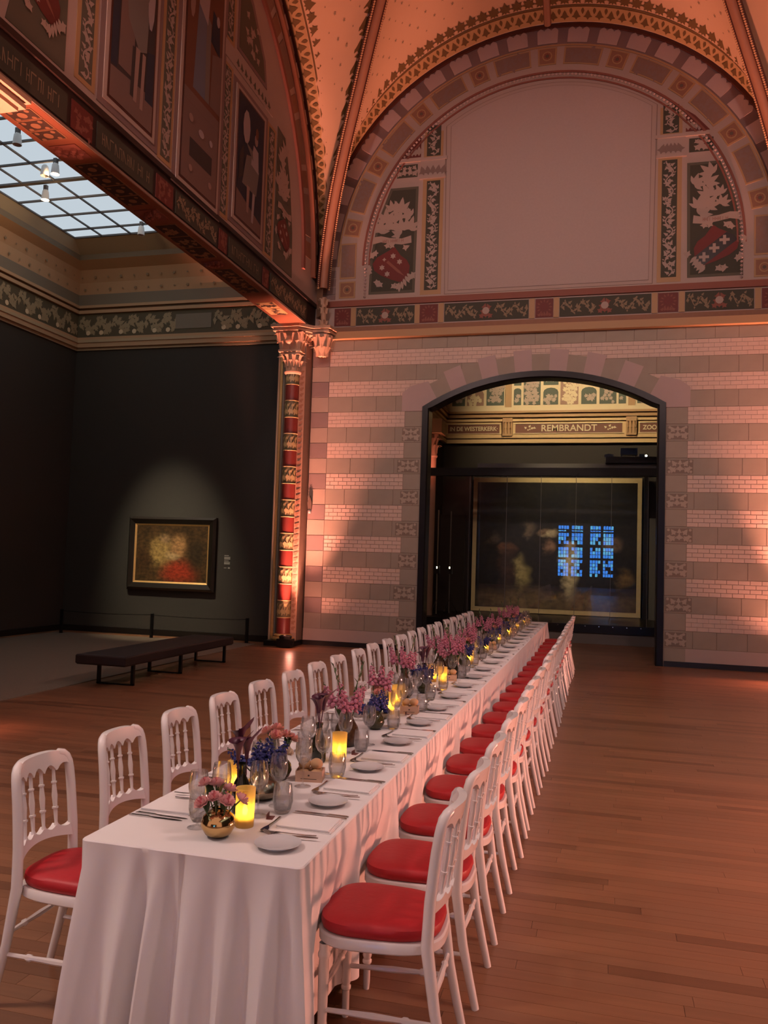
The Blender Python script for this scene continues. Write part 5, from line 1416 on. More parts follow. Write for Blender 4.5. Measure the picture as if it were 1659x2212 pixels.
# ------------------------------------------------------------------ banquet table
TX0, TX1, TY0, TY1, TZ = -1.735, -.925, 2.585, 14.72, .75
TCX = (TX0+TX1)/2
RY = [3.00,3.54,4.12,4.73,5.30,5.83,6.36,6.92,7.47,8.02]+[8.02+.562*k for k in range(1,12)]
LY = [2.985+.5595*k for k in range(21)]
ORD = ['first','second','third','fourth','fifth','sixth','seventh','eighth','ninth','tenth','eleventh','twelfth','thirteenth','fourteenth','fifteenth','sixteenth','seventeenth','eighteenth','nineteenth','twentieth','twenty-first']
def nth(i): return 'nearest' if i == 0 else ('farthest' if i == 20 else ORD[i])
def table():
    T = thing('banquet_table', 'very long narrow banquet table hidden under the white cloth', 'table', (TCX, (TY0+TY1)/2, 0))
    hw, hl = (TX1-TX0)/2-.012, (TY1-TY0)/2-.012
    q = MB(); q.box(-hw, hw, -hl, hl, .715, .742); q.build('tabletop', M_crate, T)
    for i in range(8):
        for s_ in (-1, 1):
            y = -hl+.25+(2*hl-.5)*i/7; q = MB(); q.box(s_*.30-.02, s_*.30+.02, y-.02, y+.02, 0, .715); q.build('leg', M_bar, T)
    C = thing('tablecloth', 'white linen cloth falling in pleats from the long banquet table', 'tablecloth', (0, 0, 0))
    r = random.Random(8)
    # perimeter, counter-clockwise seen from above, with rounded corners
    rad = .02; P = []
    def seg(x0, y0, x1, y1, nx, ny, n):
        for i in range(n): t = i/n; P.append((x0+(x1-x0)*t, y0+(y1-y0)*t, nx, ny))
    def cor(cx_, cy_, a0, n=5):
        for i in range(n): a = a0+PI/2*i/n; P.append((cx_+rad*math.cos(a), cy_+rad*math.sin(a), math.cos(a), math.sin(a)))
    st = .0145
    seg(TX0+rad, TY0, TX1-rad, TY0, 0, -1, int((TX1-TX0)/.008)); cor(TX1-rad, TY0+rad, -PI/2)
    seg(TX1, TY0+rad, TX1, TY1-rad, 1, 0, int((TY1-TY0)/st)); cor(TX1-rad, TY1-rad, 0)
    seg(TX1-rad, TY1, TX0+rad, TY1, 0, 1, 50); cor(TX0+rad, TY1-rad, PI/2)
    seg(TX0, TY1-rad, TX0, TY0+rad, -1, 0, int((TY1-TY0)/st)); cor(TX0+rad, TY0+rad, PI)
    q = MB(); q.add([(x, y, TZ) for x, y, _, _ in P], [tuple(range(len(P)))])
    q.build('cloth_top', M_cloth, C)
    # skirt with irregular folds
    s = 0; S = [0]
    for i in range(1, len(P)): s += math.hypot(P[i][0]-P[i-1][0], P[i][1]-P[i-1][1]); S.append(s)
    total = s
    knots = []; k = 0
    sg = 1
    while k < total: knots.append((k, sg*r.uniform(.35, 1))); sg = -sg; k += r.uniform(.035, .10)
    ks = np.array([a for a, _ in knots]); kv = np.array([b for _, b in knots])
    def fold(s_):
        i = np.searchsorted(ks, s_)-1; i = max(0, min(len(ks)-2, i)); t = (s_-ks[i])/(ks[i+1]-ks[i]); t = t*t*(3-2*t)
        return kv[i]*(1-t)+kv[i+1]*t
    rows = [(TZ, 0), (TZ-.004, .006), (TZ-.02, .010), (.66, .08), (.54, .26), (.42, .5), (.30, .72), (.18, .9), (.075, 1.0)]
    n = len(P); v = []
    for (z, g) in rows:
        for i, (x, y, nx, ny) in enumerate(P):
            f = fold(S[i]); f2 = math.sin(S[i]*41+3*f)
            end = 1.0 if ny < -.5 else 0.0
            off = .004*(1 if z < TZ else 0)+g*.034+(min(1, g*4)*(.014+.020*end)+g*(.026+.036*end))*f-(.016*end*min(1, z < TZ-.01)*max(0, 1-abs(x+1.345)/.012))+g*.006*f2
            if abs(nx) > .5 and z < .6:
                dc = min(abs(y-c_) for c_ in (RY if nx > 0 else LY)); kk = max(0, min(1, (.30-dc)/.14))*(1 if z < .5 else .5)
                off = off*(1-kk)+kk*min(off*.3, -.050)
            crn = min(abs(S[i]-TX1+TX0), abs(S[i])) 
            if end: off += g*.035
            zz = z
            if z < .1 and nx > .5: zz += .05*(.5+.5*math.sin(S[i]*2.2))
            v.append((x+nx*off+ (-.02*g*max(0, (x-(-1.33))/-.4) if end else 0), y+ny*off, zz))
    f_ = [(a*n+i, a*n+(i+1) % n, (a+1)*n+(i+1) % n, (a+1)*n+i) for a in range(len(rows)-1) for i in range(n)]
    q = MB(); q.add(v, f_); q.build('pleated_skirt', M_cloth, C, True)
table()

# ------------------------------------------------------------------ chairs
def chair_parts():
    parts = []
    def P(name, mb, mat, smooth=True):
        me = mb.build(name, mat, None, smooth); parts.append((name, me.data)); bpy.data.objects.remove(me)
    # seat cushion and frame: rounded trapezoid outline
    def outline(hw, fr, bk, n=40, pw=3.2):
        o = []
        for i in range(n):
            a = 2*PI*i/n; c, s_ = math.cos(a), math.sin(a)
            x = hw*math.copysign(abs(c)**(2/pw), c); y = math.copysign(abs(s_)**(2/pw), s_)
            y = y*fr if y > 0 else y*bk
            x *= 1.0+.06*(y/fr)
            o.append((x, y))
        return o
    def rings(mb, lv, hw, fr, bk):
        n = 40; v = []
        for z, k in lv: v += [(x*k, y*k, z) for x, y in outline(hw, fr, bk)]
        f = [(i*n+j, i*n+(j+1) % n, (i+1)*n+(j+1) % n, (i+1)*n+j) for i in range(len(lv)-1) for j in range(n)]
        f += [tuple(range(n))[::-1], tuple(range((len(lv)-1)*n, len(lv)*n))]
        mb.add(v, f)
    q = MB(); rings(q, [(.452,.93),(.458,.975),(.475,1.0),(.492,.985),(.502,.92),(.508,.75),(.510,.4)], .194, .205, .232); P('seat_cushion', q, M_cushion)
    q = MB(); rings(q, [(.412,.97),(.418,1.0),(.446,1.0),(.452,.975)], .199, .21, .242); P('seat_frame', q, M_chair)
    yb = lambda z: np.interp(z, [0,.22,.45,.60,.75,.90], [-.285,-.232,-.197,-.203,-.218,-.240])
    for s_ in (-1, 1):
        zs = [0,.12,.24,.36,.45,.52,.60,.68,.76,.82]
        path = [(s_*np.interp(z, [0,.45,.9], [.180,.178,.168]), float(yb(z)), z) for z in zs]
        cr = [(.167,.85),(.160,.872),(.146,.886),(.124,.893)]
        path += [(s_*x, float(yb(z))-.040*(1-(x/.17)**2), z) for x, z in cr]
        rad = [.0155,.017,.019,.021,.022,.021,.0205,.020,.020,.0195,.019,.0185,.018,.017]
        q = MB(); q.tube(path, rad, 10); P('back_post', q, M_chair)
    sp = (-.098, -.033, .033, .098)
    def bent(q, zt, zbm, th, n=48, hw=.164, zc=.88):
        v = []
        for i in range(n+1):
            x = -hw+2*hw*i/n; b_ = zbm(x); t_ = zt(x); yc = float(yb(zc))-.040*(1-(x/hw)**2)
            for (z, dy) in ((b_,-th),(t_,-th),(t_,th),(b_,th)): v.append((x, yc+dy+(z-zc)*-.18, z))
        f = [(i*4+k, i*4+(k+1) % 4, (i+1)*4+(k+1) % 4, (i+1)*4+k) for i in range(n) for k in range(4)]+[(0,1,2,3),(4*n+3,4*n+2,4*n+1,4*n)]
        q.add(v, f)
    def cusp(x):       # 1 at a spindle, 0 midway
        d = min(abs(x-k) for k in sp+(-.172,.172)); return max(0, 1-d/.034)**2
    q = MB(); bent(q, lambda x: .906-.030*(abs(x)/.165)**6, lambda x: .852-.030*cusp(x), .015); P('crest_rail', q, M_chair)
    q = MB(); bent(q, lambda x: .592+.020*cusp(x), lambda x: .548+.018*(1-(x/.165)**2), .011, zc=.575); P('lower_rail', q, M_chair)
    prof = [(0,.0105),(.06,.0065),(.28,.0085),(.285,.0125),(.315,.0125),(.32,.0085),(.50,.0115),(.70,.0075),(.705,.0115),(.735,.0115),(.74,.0075),(.95,.0065),(1,.0085)]
    for x in sp:
        q = MB(); z0, z1 = .60, .845
        y0 = float(yb(.60))-.040*(1-(x/.165)**2); y1 = float(yb(.85))-.040*(1-(x/.165)**2)
        q.tube([(x, y0+(y1-y0)*t, z0+(z1-z0)*t) for t, _ in prof], [r_*1.05 for _, r_ in prof], 8); P('spindle', q, M_chair)
    for s_ in (-1, 1):
        q = MB(); q.lathe([(.012,0),(.0145,.03),(.014,.10),(.019,.105),(.019,.115),(.0145,.12),(.019,.135),(.016,.15),(.019,.30),(.017,.36),(.022,.37),(.022,.38),(.018,.39),(.018,.415)], 10, (s_*.162, .165, 0)); P('leg', q, M_chair)
    def stretch(a, b):
        q = MB(); a, b = Vector(a), Vector(b); pr = [(0,.008),(.25,.010),(.45,.0125),(.70,.009),(.72,.014),(.75,.014),(.77,.009),(1,.008)]
        q.tube([tuple(a+(b-a)*t) for t, _ in pr], [r_ for _, r_ in pr], 7); P('stretcher', q, M_chair)
    for s_ in (-1, 1): stretch((s_*.162,.165,.19), (s_*.178,float(yb(.20)),.20))
    stretch((-.178,float(yb(.28)),.28), (.178,float(yb(.28)),.28)); stretch((-.162,.165,.26), (.162,.165,.26))
    return parts
CH = chair_parts()
def chair(x, y, rz, label, group):
    t = thing('banquet_chair', label, 'chair', (x, y, 0), rz, group)
    for nm, me in CH: link(nm, me, t)
rc = random.Random(77)
RY = [3.00,3.54,4.12,4.73,5.30,5.83,6.36,6.92,7.47,8.02]+[8.02+.562*k for k in range(1,12)]
LY = [2.985+.5595*k for k in range(21)]
for i in range(21):
    chair(-.737+rc.uniform(-.010,.010) - (.028 if i == 0 else 0), RY[i], PI/2+rc.uniform(-.03,.03)+(.05 if i == 0 else 0), '%s white spindle-back chair with red cushion in the right-hand row' % nth(i).capitalize(), 'white banquet chairs along the table')
    chair(-1.952+rc.uniform(-.012,.012), LY[i], -PI/2+rc.uniform(-.03,.03), '%s white spindle-back chair in the left-hand row across the table' % nth(i).capitalize(), 'white banquet chairs along the table')

# ------------------------------------------------------------------ tableware
def mesh_of(mb, name, mat, smooth=True):
    o = mb.build(name, mat, None, smooth); me = o.data; bpy.data.objects.remove(o); return me
q = MB(); q.lathe([(.001,.006),(.045,.006),(.058,.010),(.080,.017),(.081,.019),(.057,.013),(.045,.0095),(.001,.0095)], 32); q.lathe([(.045,0),(.045,.006)], 24); ME_plate = mesh_of(q, 'side_plate', M_china)
q = MB()
for (z0, z1, dx, dy) in ((0,.0040,0,0),(.0043,.0082,.005,.004),(.0085,.0122,.002,.009)):
    a, b, c, d = -.080+dx, .080-dx, -.105+dy, .105
    q.box(a, b, c, d, z0, z1)
ME_napkin = mesh_of(q, 'napkin', M_napkin, False)
def fork_mesh():
    q = MB(); n = 8
    ctr = [(-.10,.004,.0045),(-.06,.0045,.003),(-.02,.003,.0042),(.03,.0028,.006),(.045,.008,.0045),(.055,.011,.0035)]
    v = []
    for y, w_, z in ctr: v += [(-w_,y,z),(w_,y,z),(w_,y,z+.002),(-w_,y,z+.002)]
    f = [(i*4+k, i*4+(k+1) % 4, (i+1)*4+(k+1) % 4, (i+1)*4+k) for i in range(len(ctr)-1) for k in range(4)]+[(0,1,2,3)]
    q.add(v, f)
    for k in range(4):
        x = -.0095+.0063*k; v = []
        for y, z in ((.054,.0035),(.075,.004),(.098,.010)): v += [(x-.0016,y,z),(x+.0016,y,z),(x+.0016,y,z+.0018),(x-.0016,y,z+.0018)]
        q.add(v, [(i*4+j, i*4+(j+1) % 4, (i+1)*4+(j+1) % 4, (i+1)*4+j) for i in range(2) for j in range(4)]+[(8,9,10,11)])
    return mesh_of(q, 'fork', M_silver, False)
def knife_mesh():
    q = MB(); v = []
    ctr = [(-.11,.005,.003),(-.10,.0062,.0045),(-.03,.0052,.0045),(-.02,.004,.003),(.0,.0075,.002),(.07,.0085,.0016),(.10,.006,.0014),(.112,.001,.0012)]
    for y, w_, h in ctr: v += [(-w_,y,.001),(w_,y,.001),(w_,y,.001+h),(-w_,y,.001+h)]
    q.add(v, [(i*4+k, i*4+(k+1) % 4, (i+1)*4+(k+1) % 4, (i+1)*4+k) for i in range(len(ctr)-1) for k in range(4)]+[(0,1,2,3),(28,29,30,31)])
    return mesh_of(q, 'knife', M_silver, False)
def spoon_mesh():
    q = MB(); v = []
    ctr = [(-.09,.0045,.004),(-.03,.003,.003),(.03,.003,.006),(.05,.011,.004),(.068,.0145,.0025),(.085,.010,.004),(.092,.002,.006)]
    for y, w_, z in ctr: v += [(-w_,y,z),(w_,y,z),(w_,y,z+.002),(-w_,y,z+.002)]
    q.add(v, [(i*4+k, i*4+(k+1) % 4, (i+1)*4+(k+1) % 4, (i+1)*4+k) for i in range(len(ctr)-1) for k in range(4)]+[(0,1,2,3)])
    return mesh_of(q, 'dessert_spoon', M_silver, False)
ME_fork, ME_knife, ME_spoon = fork_mesh(), knife_mesh(), spoon_mesh()
q = MB(); q.lathe([(.036,0),(.036,.0015),(.012,.004),(.0045,.008),(.0036,.03),(.0036,.085),(.007,.094),(.024,.108),(.034,.128),(.037,.150),(.035,.180),(.030,.205),(.0295,.205),(.034,.18),(.036,.150),(.033,.129),(.023,.110),(.001,.100)], 22); ME_wine = mesh_of(q, 'wine_glass', M_glass)
q = MB(); q.lathe([(.001,.001),(.026,.001),(.033,.012),(.040,.045),(.039,.080),(.034,.110),(.0333,.110),(.038,.080),(.0388,.046),(.032,.016),(.001,.010)], 22); ME_tumbler = mesh_of(q, 'tumbler', M_glass)
q = MB(); q.lathe([(.001,.012),(.031,.017),(.0378,.046),(.0375,.058),(.001,.058)], 20); ME_water = mesh_of(q, 'water', M_water)
q = MB(); q.box(-.022,.022,-.012,.012,0,.002); q.box(-.022,.022,.010,.012,0,.018); ME_card = mesh_of(q, 'place_card', M_card, False)
rt = random.Random(19)
OBST = []
def free_spot(f, u, w_, rad):
    """first free place for a glass near (u, w)"""
    for (du, dw) in ((0,0),(.02,-.01),(-.02,-.01),(.04,0),(-.04,0),(.05,-.03),(-.05,-.03),(.07,0),(-.07,0),(.08,-.04),(-.08,-.04),(.11,-.01),(-.11,-.02),(.14,-.03),(.0,-.06)):
        x, y = f(u+du, w_+dw)
        if all(math.hypot(x-a, y-b) > rad+r+.004 for a, b, r in OBST): break
    OBST.append((x, y, rad)); return x, y
def place(name, me, x, y, z, rz, label, cat, group):
    o = link(name, me, None, (x, y, z)); o.rotation_euler = (0, 0, rz); return tag(o, label, cat, group)
def setting(i, side):
    """side=+1: guest on the right (+x) looking to -x"""
    yc = RY[i] if side > 0 else LY[i]+.03
    xe = TX1 if side > 0 else TX0
    ph = '%s %s-hand place setting' % (nth(i), 'right' if side > 0 else 'left')
    rz = PI/2 if side > 0 else -PI/2
    # local frame: u along guest's right hand, w towards the middle of the table
    def Wd(u, w_): return (xe-side*w_, yc+side*u)
    j = lambda a: rt.uniform(-a, a)
    x, y = Wd(0+j(.006), .118+j(.004)); place('napkin', ME_napkin, x, y, TZ, rz+j(.03), 'folded white linen napkin at the %s' % ph, 'napkin', 'napkins laid at the settings')
    x, y = Wd(-.262+j(.01), .145+j(.008)); place('side_plate', ME_plate, x, y, TZ, 0, 'small round white plate at the %s' % ph, 'plate', 'side plates at the settings')
    for k, u in enumerate((-.172, -.128)):
        x, y = Wd(u+j(.004), .135+.02*k+j(.006)); place('fork', ME_fork, x, y, TZ+(.006 if k == 0 else 0), rz+.10+j(.04), '%s silver fork beside the napkin at the %s' % ('outer' if k == 0 else 'inner', ph), 'fork', 'forks at the settings')
    for k, u in enumerate((.112, .138)):
        x, y = Wd(u+j(.003), .125-.004*k+j(.004)); place('knife', ME_knife, x, y, TZ, rz+j(.04), '%s silver knife beside the napkin at the %s' % ('inner' if k == 0 else 'outer', ph), 'knife', 'knives at the settings')
    x, y = Wd(-.04+j(.008), .258+j(.004)); place('dessert_spoon', ME_spoon, x, y, TZ, rz+PI/2+j(.1), 'silver dessert spoon above the napkin at the %s' % ph, 'spoon', 'dessert spoons at the settings')
    if i % 2 == 0:
        x, y = Wd(.03+j(.01), .290); place('place_card', ME_card, x, y, TZ, rz+j(.3), 'tiny dark red place card at the %s' % ph, 'card', 'place cards at the settings')
    x, y = free_spot(Wd, .10+j(.010), .275+j(.008), .041)
    t = thing('tumbler', 'round tumbler half full of water at the %s' % ph, 'glass', (x, y, TZ), 0, 'water tumblers along the table'); link('glass', ME_tumbler, t); link('water', ME_water, t)
    for k, (u, w_) in enumerate(((.060, .352), (.175, .325))):
        x, y = free_spot(Wd, u+j(.010), w_+j(.006), .037); place('wine_glass', ME_wine, x, y, TZ, 0, '%s stemmed wine glass at the %s' % ('inner' if k == 0 else 'outer', ph), 'wine glass', 'wine glasses along the table')

# ------------------------------------------------------------------ flowers, candles, bread
def petal_ring(q, c, r, h, n, tilt, m, w_=.9):
    for k in range(n):
        a = 2*PI*k/n+tilt; ca, sa = math.cos(a), math.sin(a); v = []
        for (t, ww) in ((0,.25),(.35,.75),(.7,1.0),(1.0,.7)):
            rr_ = r*math.sin(t*PI*.5); z = h*(1-math.cos(t*PI*.62))
            for s_ in (-1, 0, 1):
                o = rr_*(1 if s_ else .93); v.append((c[0]+ca*o-sa*s_*ww*r*w_*.5, c[1]+sa*o+ca*s_*ww*r*w_*.5, c[2]+z))
        q.add(v, [(i*3+j, i*3+j+1, (i+1)*3+j+1, (i+1)*3+j) for i in range(3) for j in range(2)], m)
def bloom_rose(r=.026):
    q = MB(); petal_ring(q, (0,0,0), r*1.05, r*.30, 7, 0, 0); petal_ring(q, (0,0,.003), r*.85, r*.48, 6, .4, 0); petal_ring(q, (0,0,.005), r*.62, r*.58, 5, .9, 0); petal_ring(q, (0,0,.006), r*.36, r*.62, 4, .2, 1); q.ball((0,0,r*.3), r*.22, 6, 4, 1)
    return q
def me_rose(m0, m1, r): return mesh_of(bloom_rose(r), 'bloom', [m0, m1])
ME_rose = me_rose(M_rose, M_rosein, .027); ME_ranun = me_rose(M_carn, M_rosein, .030); ME_whitef = me_rose(M_whitefl, M_whitefl, .026)
def spike(r, n, len_, fs, m0, seed):
    q = MB(); rr = random.Random(seed)
    for i in range(n):
        t = i/n; a = i*2.4; rad = r*(1-.72*t)+.003; z = len_*t
        s_ = fs*(1-.6*t)*(.8+.4*rr.random()); c = (rad*math.cos(a), rad*math.sin(a), z)
        q.ball(c, s_, 6, 4, 0, (1, 1, .9)); q.ball((c[0]*1.5, c[1]*1.5, z-s_*.4), s_*.75, 5, 3, 0, (1.15,1.15,.55))
    for i in range(4): q.ball((.003*math.cos(i*2), .003*math.sin(i*2), len_*(1+.045*i)), .005-.0007*i, 5, 3, 1)
    return mesh_of(q, 'bloom_spike', [m0, M_leaf])
ME_snap = spike(.021, 24, .135, .0155, M_snap, 1); ME_delph = spike(.021, 26, .10, .0135, M_blue, 2)
def calla_mesh():
    q = MB(); n = 14; v = []; rows = 7
    for i in range(rows):
        t = i/(rows-1); r_ = .007+.030*t**2.3; 
        for k in range(n):
            a = 2*PI*k/n; tip = max(0, math.cos(a))**3
            v.append((r_*math.cos(a)*(1+.5*tip*t**2), r_*math.sin(a), .085*t+.030*tip*t**2-.016*t**6*(1-tip)))
    q.add(v, [(i*n+k, i*n+(k+1) % n, (i+1)*n+(k+1) % n, (i+1)*n+k) for i in range(rows-1) for k in range(n)])
    q.tube([(0,0,.03),(0,0,.075)], .0045, 6); return mesh_of(q, 'bloom', M_calla)
ME_calla = calla_mesh()
q = MB(lambda a, b, d: (a, d+.02*math.sin(b*25), b)); v = [(0,0),(.012,.02),(.015,.04),(.009,.065),(0,.085),(-.009,.065),(-.015,.04),(-.012,.02)]
q.flat(v, 0); q.flat(v, -.0012); ME_leaf = mesh_of(q, 'leaf', M_leaf)
rf = random.Random(99)
def flower(kind, base, top, label, group, me, rt_=(0,0), stem_r=.0028, leaves=1, scale=1.0):
    b, t = Vector(base), Vector(top)
    T = thing(kind, label, 'flower', base, 0, group)
    mid = (b+t)/2+Vector((rf.uniform(-.008,.008), rf.uniform(-.008,.008), 0))
    q = MB(); q.tube([(0,0,0), tuple(mid-b), tuple(t-b)], stem_r, 5); q.build('stem', M_stem if kind != 'calla_lily' else M_calla, T)
    d = (t-mid).normalized(); o = link('bloom', me, T, tuple(t-b)); o.rotation_mode = 'QUATERNION'
    o.rotation_quaternion = Vector((0,0,1)).rotation_difference(d); o.scale = (scale,)*3
    for k in range(leaves):
        l = link('leaf', ME_leaf, T, tuple((mid-b)*(1.15+.35*k))); l.rotation_euler = (rf.uniform(.2,.9), 0, rf.uniform(0, 6.28)); l.scale = (rf.uniform(.6,.95),)*3
def sprig(x, y, z0, z1, lean, label, group):
    T = thing('leaf_sprig', label, 'foliage', (x, y, z0), 0, group)
    q = MB(); q.tube([(0,0,0),(lean[0]*.5,lean[1]*.5,(z1-z0)*.6),(lean[0],lean[1],z1-z0)], .0025, 5); q.build('stem', M_stem, T)
    for k in range(6):
        t = .45+.1*k; l = link('leaf', ME_leaf, T, (lean[0]*t, lean[1]*t, (z1-z0)*t)); l.rotation_euler = (rf.uniform(.3,1.0), 0, k*2.4); l.scale = (.55-.03*k,)*3
VASES = {
 'globe': ([(.001,.002),(.026,.002),(.046,.014),(.060,.038),(.062,.052),(.054,.074),(.036,.090),(.022,.096),(.024,.102),(.0225,.102),(.020,.095),(.034,.087),(.05,.07),(.001,.05)], M_brass, 'gold globe'),
 'squat': ([(.001,.002),(.040,.002),(.066,.016),(.080,.040),(.076,.056),(.052,.078),(.028,.100),(.019,.120),(.018,.135),(.021,.140),(.017,.134),(.016,.12),(.001,.1)], M_brass2, 'squat bronze'),
 'bottle': ([(.001,.002),(.032,.002),(.036,.012),(.036,.085),(.030,.115),(.017,.140),(.014,.175),(.018,.182),(.018,.190),(.014,.190),(.012,.17),(.001,.15)], M_bottle, 'slim dark bottle'),
 'mottled': ([(.001,.002),(.050,.002),(.066,.022),(.070,.060),(.060,.100),(.036,.140),(.025,.165),(.024,.190),(.031,.205),(.028,.205),(.021,.19),(.022,.165),(.001,.14)], M_mottle, 'mottled brown'),
 'round': ([(.001,.002),(.024,.002),(.044,.014),(.056,.042),(.050,.070),(.030,.092),(.019,.104),(.021,.116),(.018,.116),(.016,.104),(.001,.09)], M_roundv, 'small olive round'),
}
ME_vase = {k: mesh_of((lambda q: (q.lathe(p, 26), q)[1])(MB()), 'vase', m_) for k, (p, m_, _) in VASES.items()}
NECK = {'globe': .09, 'squat': .12, 'bottle': .17, 'mottled': .18, 'round': .10}
VCOUNT = {}
def arrangement(kind, x, y, flowers, where):
    OBST.append((x, y, {'globe': .062, 'squat': .08, 'bottle': .036, 'mottled': .07, 'round': .056}[kind]))
    nm = VASES[kind][2].replace('small ', ''); lab = '%s vase of %s %s' % (nm, {'rose':'pink roses','snap':'pink snapdragons','delph':'blue delphiniums','calla':'plum calla lilies','ranun':'peach ranunculus','mix':'pink and white blooms'}[flowers], where)
    place('vase', ME_vase[kind], x, y, TZ, rf.uniform(0, 6), lab, 'vase', 'flower vases along the table')
    g = 'flowers in the %s vase %s' % (nm, where); z0 = TZ+NECK[kind]*.5; zn = TZ+NECK[kind]
    def put(kd, me, n, hmin, hmax, spread, single, leaves=1, sc=1.0, ph=0):
        for k in range(n):
            a = ph+k*2.4+rf.uniform(-.3,.3); rr = spread*math.sqrt((k+.6)/n); h = rf.uniform(hmin, hmax)
            flower(kd, (x+.004*math.cos(a), y+.004*math.sin(a), z0), (x+rr*math.cos(a), y+rr*math.sin(a), zn+h), single+' %s' % where, g, me, leaves=leaves, scale=sc)
    if flowers == 'rose': put('pink_rose', ME_rose, 9, .03, .085, .075, 'small pink rose in the gold globe vase', 1)
    if flowers == 'snap':
        put('pink_snapdragon', ME_snap, 5, .0, .08, .075, 'pink snapdragon in the %s vase' % nm, 1, .90)
        for k in range(2): sprig(x, y, z0, zn+.26, (.06*(1 if k else -1), .09*(1 if k else -1)), 'leafy sprig in the %s vase %s' % (nm, where), g)
    if flowers == 'delph': put('blue_delphinium', ME_delph, 5, .0, .05, .070, 'blue delphinium in the %s vase' % nm, 1, .92)
    if flowers == 'calla': put('calla_lily', ME_calla, 3, .03, .085, .035, 'plum calla lily in the %s vase' % nm, 0, 1.1)
    if flowers == 'ranun':
        put('peach_ranunculus', ME_ranun, 5, .06, .11, .065, 'peach ranunculus in the %s vase' % nm, 2, 1.05)
        put('white_blossom', ME_whitef, 3, .02, .05, .06, 'white blossom in the %s vase' % nm, 1, .9, 1.0)
    if flowers == 'mix':
        put('peach_ranunculus', ME_ranun, 3, .04, .08, .05, 'peach ranunculus in the %s vase' % nm, 1, 1.0)
        put('pink_snapdragon', ME_snap, 3, .05, .12, .05, 'pink snapdragon in the %s vase' % nm, 1, .9, 1.2)
q = MB(); q.lathe([(.033,.0),(.034,.004),(.037,.140),(.035,.140),(.032,.010),(.001,.008)], 24); ME_cup = mesh_of(q, 'frosted_cup', M_frost)
q = MB(); q.lathe([(.001,.010),(.026,.010),(.026,.034),(.001,.036)], 16); ME_led = mesh_of(q, 'candle_body', M_whitefl)
q = MB(); q.lathe([(.001,.040),(.008,.044),(.011,.056),(.007,.072),(.001,.084)], 10); ME_flame = mesh_of(q, 'flame', M_flame)
def candle(x, y, where):
    OBST.append((x, y, .037))
    t = thing('candle', 'glowing candle in a frosted cup %s' % where, 'candle', (x, y, TZ), 0, 'candles along the table')
    link('frosted_cup', ME_cup, t); link('candle_body', ME_led, t); link('flame', ME_flame, t)
q = MB(); q.box(-.060,.060,-.045,-.041,0,.048); ME_cside = mesh_of(q, 'side_panel', M_crate, False)
q = MB(); q.box(-.060,-.056,-.041,.041,0,.048); ME_cend = mesh_of(q, 'end_panel', M_crate, False)
q = MB(); q.box(-.058,.058,-.042,.042,.001,.005); ME_cbot = mesh_of(q, 'bottom', M_crate, False)
q = MB(lambda a, b, d: (a, -.0452-d, b)); q.flat([(-.036,.013),(.036,.013),(.036,.0155),(-.036,.0155)], 0); q.flat([(-.004,.026),(.004,.026),(.004,.033),(-.004,.033)], 0); ME_cprint = mesh_of(q, 'print', M_print, False)
q = MB(); q.ball((0,0,0), .030, 12, 8, 0, (1.0,.92,.80)); ME_roll = mesh_of(q, 'bread_roll', M_roll)
def bread(x, y, rz, where):
    OBST.append((x, y, .068))
    t = thing('bread_crate', 'little pale wooden crate of bread rolls %s' % where, 'crate', (x, y, TZ), rz, 'bread crates along the table')
    link('side_panel', ME_cside, t); o = link('side_panel', ME_cside, t); o.rotation_euler = (0,0,PI)
    link('end_panel', ME_cend, t); o = link('end_panel', ME_cend, t); o.rotation_euler = (0,0,PI); link('bottom', ME_cbot, t); link('print', ME_cprint, t)
    c, s_ = math.cos(rz), math.sin(rz)
    for (a, b, z) in ((-.028,-.016,.030),(.028,-.016,.030),(-.028,.018,.030),(.028,.018,.030),(-.026,-.004,.072),(.027,-.002,.073)):
        place('bread_roll', ME_roll, x+a*c-b*s_, y+a*s_+b*c, TZ+z, rf.uniform(0,3), 'round bread roll in the wooden crate %s' % where, 'bread roll', 'bread rolls in the crate %s' % where)
cx_ = -1.32
W0 = 'at the near end of the table'
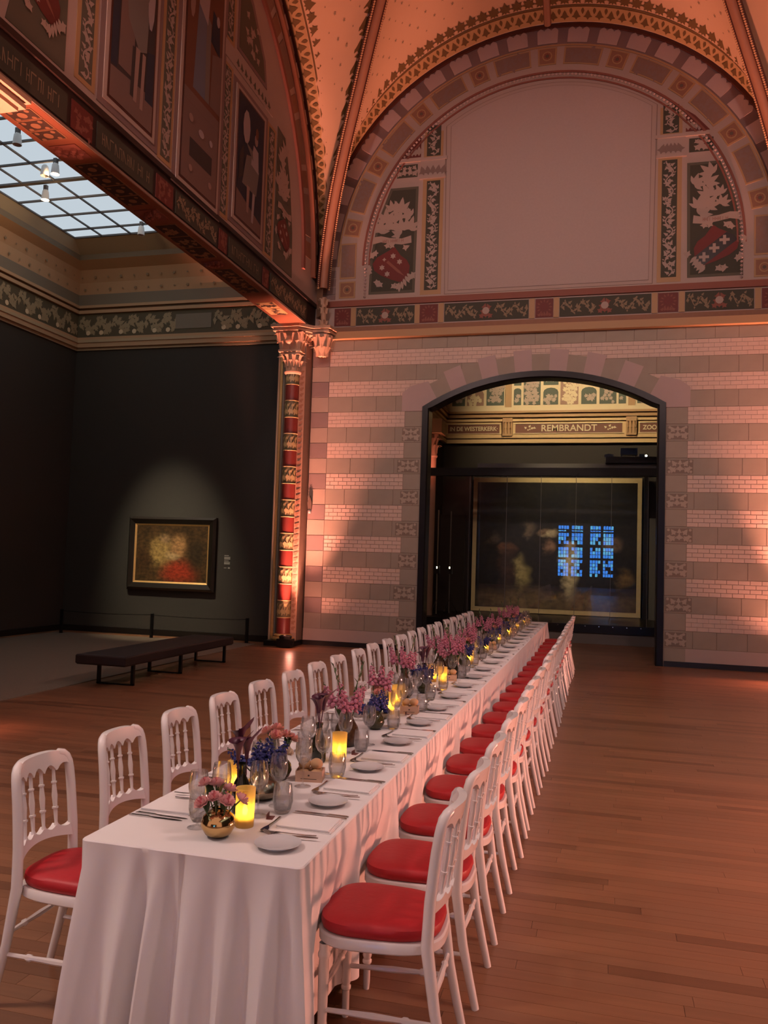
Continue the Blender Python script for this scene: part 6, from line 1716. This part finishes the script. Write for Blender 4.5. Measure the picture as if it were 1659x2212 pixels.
arrangement('globe', -1.307, 2.765, 'rose', W0)
candle(-1.268, 2.905, W0+' beside the roses'); candle(-1.47, 3.26, 'at the near end behind the calla bottle')
arrangement('bottle', -1.350, 3.05, 'calla', 'beside the two nearest candles')
arrangement('squat', -1.352, 3.25, 'delph', 'near the first bread crate')
bread(-1.262, 3.60, .18, 'nearest the camera')
arrangement('round', -1.395, 3.56, 'ranun', 'behind the nearest bread crate')
arrangement('bottle', -1.335, 3.92, 'calla', 'behind the nearest bread crate')
candle(-1.245, 3.97, 'beyond the nearest bread crate')
arrangement('mottled', -1.318, 4.32, 'snap', 'before the second bread crate')
arrangement('round', -1.288, 4.79, 'delph', 'before the second bread crate')
arrangement('squat', -1.36, 5.12, 'mix', 'beside the second bread crate')
candle(-1.330, 5.29, 'beside the second bread crate'); bread(-1.215, 5.38, .15, 'second from the camera')
candle(-1.36, 5.62, 'behind the second bread crate'); 
arrangement('mottled', -1.40, 5.98, 'snap', 'between the second and third bread crates')
arrangement('round', -1.30, 6.22, 'delph', 'between the second and third bread crates')
arrangement('bottle', -1.36, 6.50, 'calla', 'between the second and third bread crates')
candle(-1.255, 6.74, 'before the third bread crate'); candle(-1.36, 6.84, 'behind the third bread crate'); bread(-1.24, 6.98, .15, 'third from the camera')
arrangement('mottled', -1.38, 7.25, 'snap', 'behind the third bread crate')
arrangement('bottle', -1.225, 7.10, 'snap', 'beside the third bread crate')
seq = 7.7; k = 0
while seq < 14.2:
    n = '%s of the far clusters' % ORD[k]
    arrangement(('mottled','bottle','mottled','globe','mottled')[k % 5], -1.36, seq, 'snap', 'in the '+n)
    arrangement('round', -1.28, seq+.28, 'delph', 'in the '+n)
    candle(-1.26, seq+.48, 'at the front of the '+n); candle(-1.37, seq+.62, 'at the back of the '+n)
    if k % 2 == 0: arrangement('squat', -1.34, seq+.85, 'mix', 'in the '+n)
    else: bread(-1.24, seq+.85, .1, 'in the '+n)
    seq += 1.12; k += 1
for i in range(21): setting(i, 1); setting(i, -1)
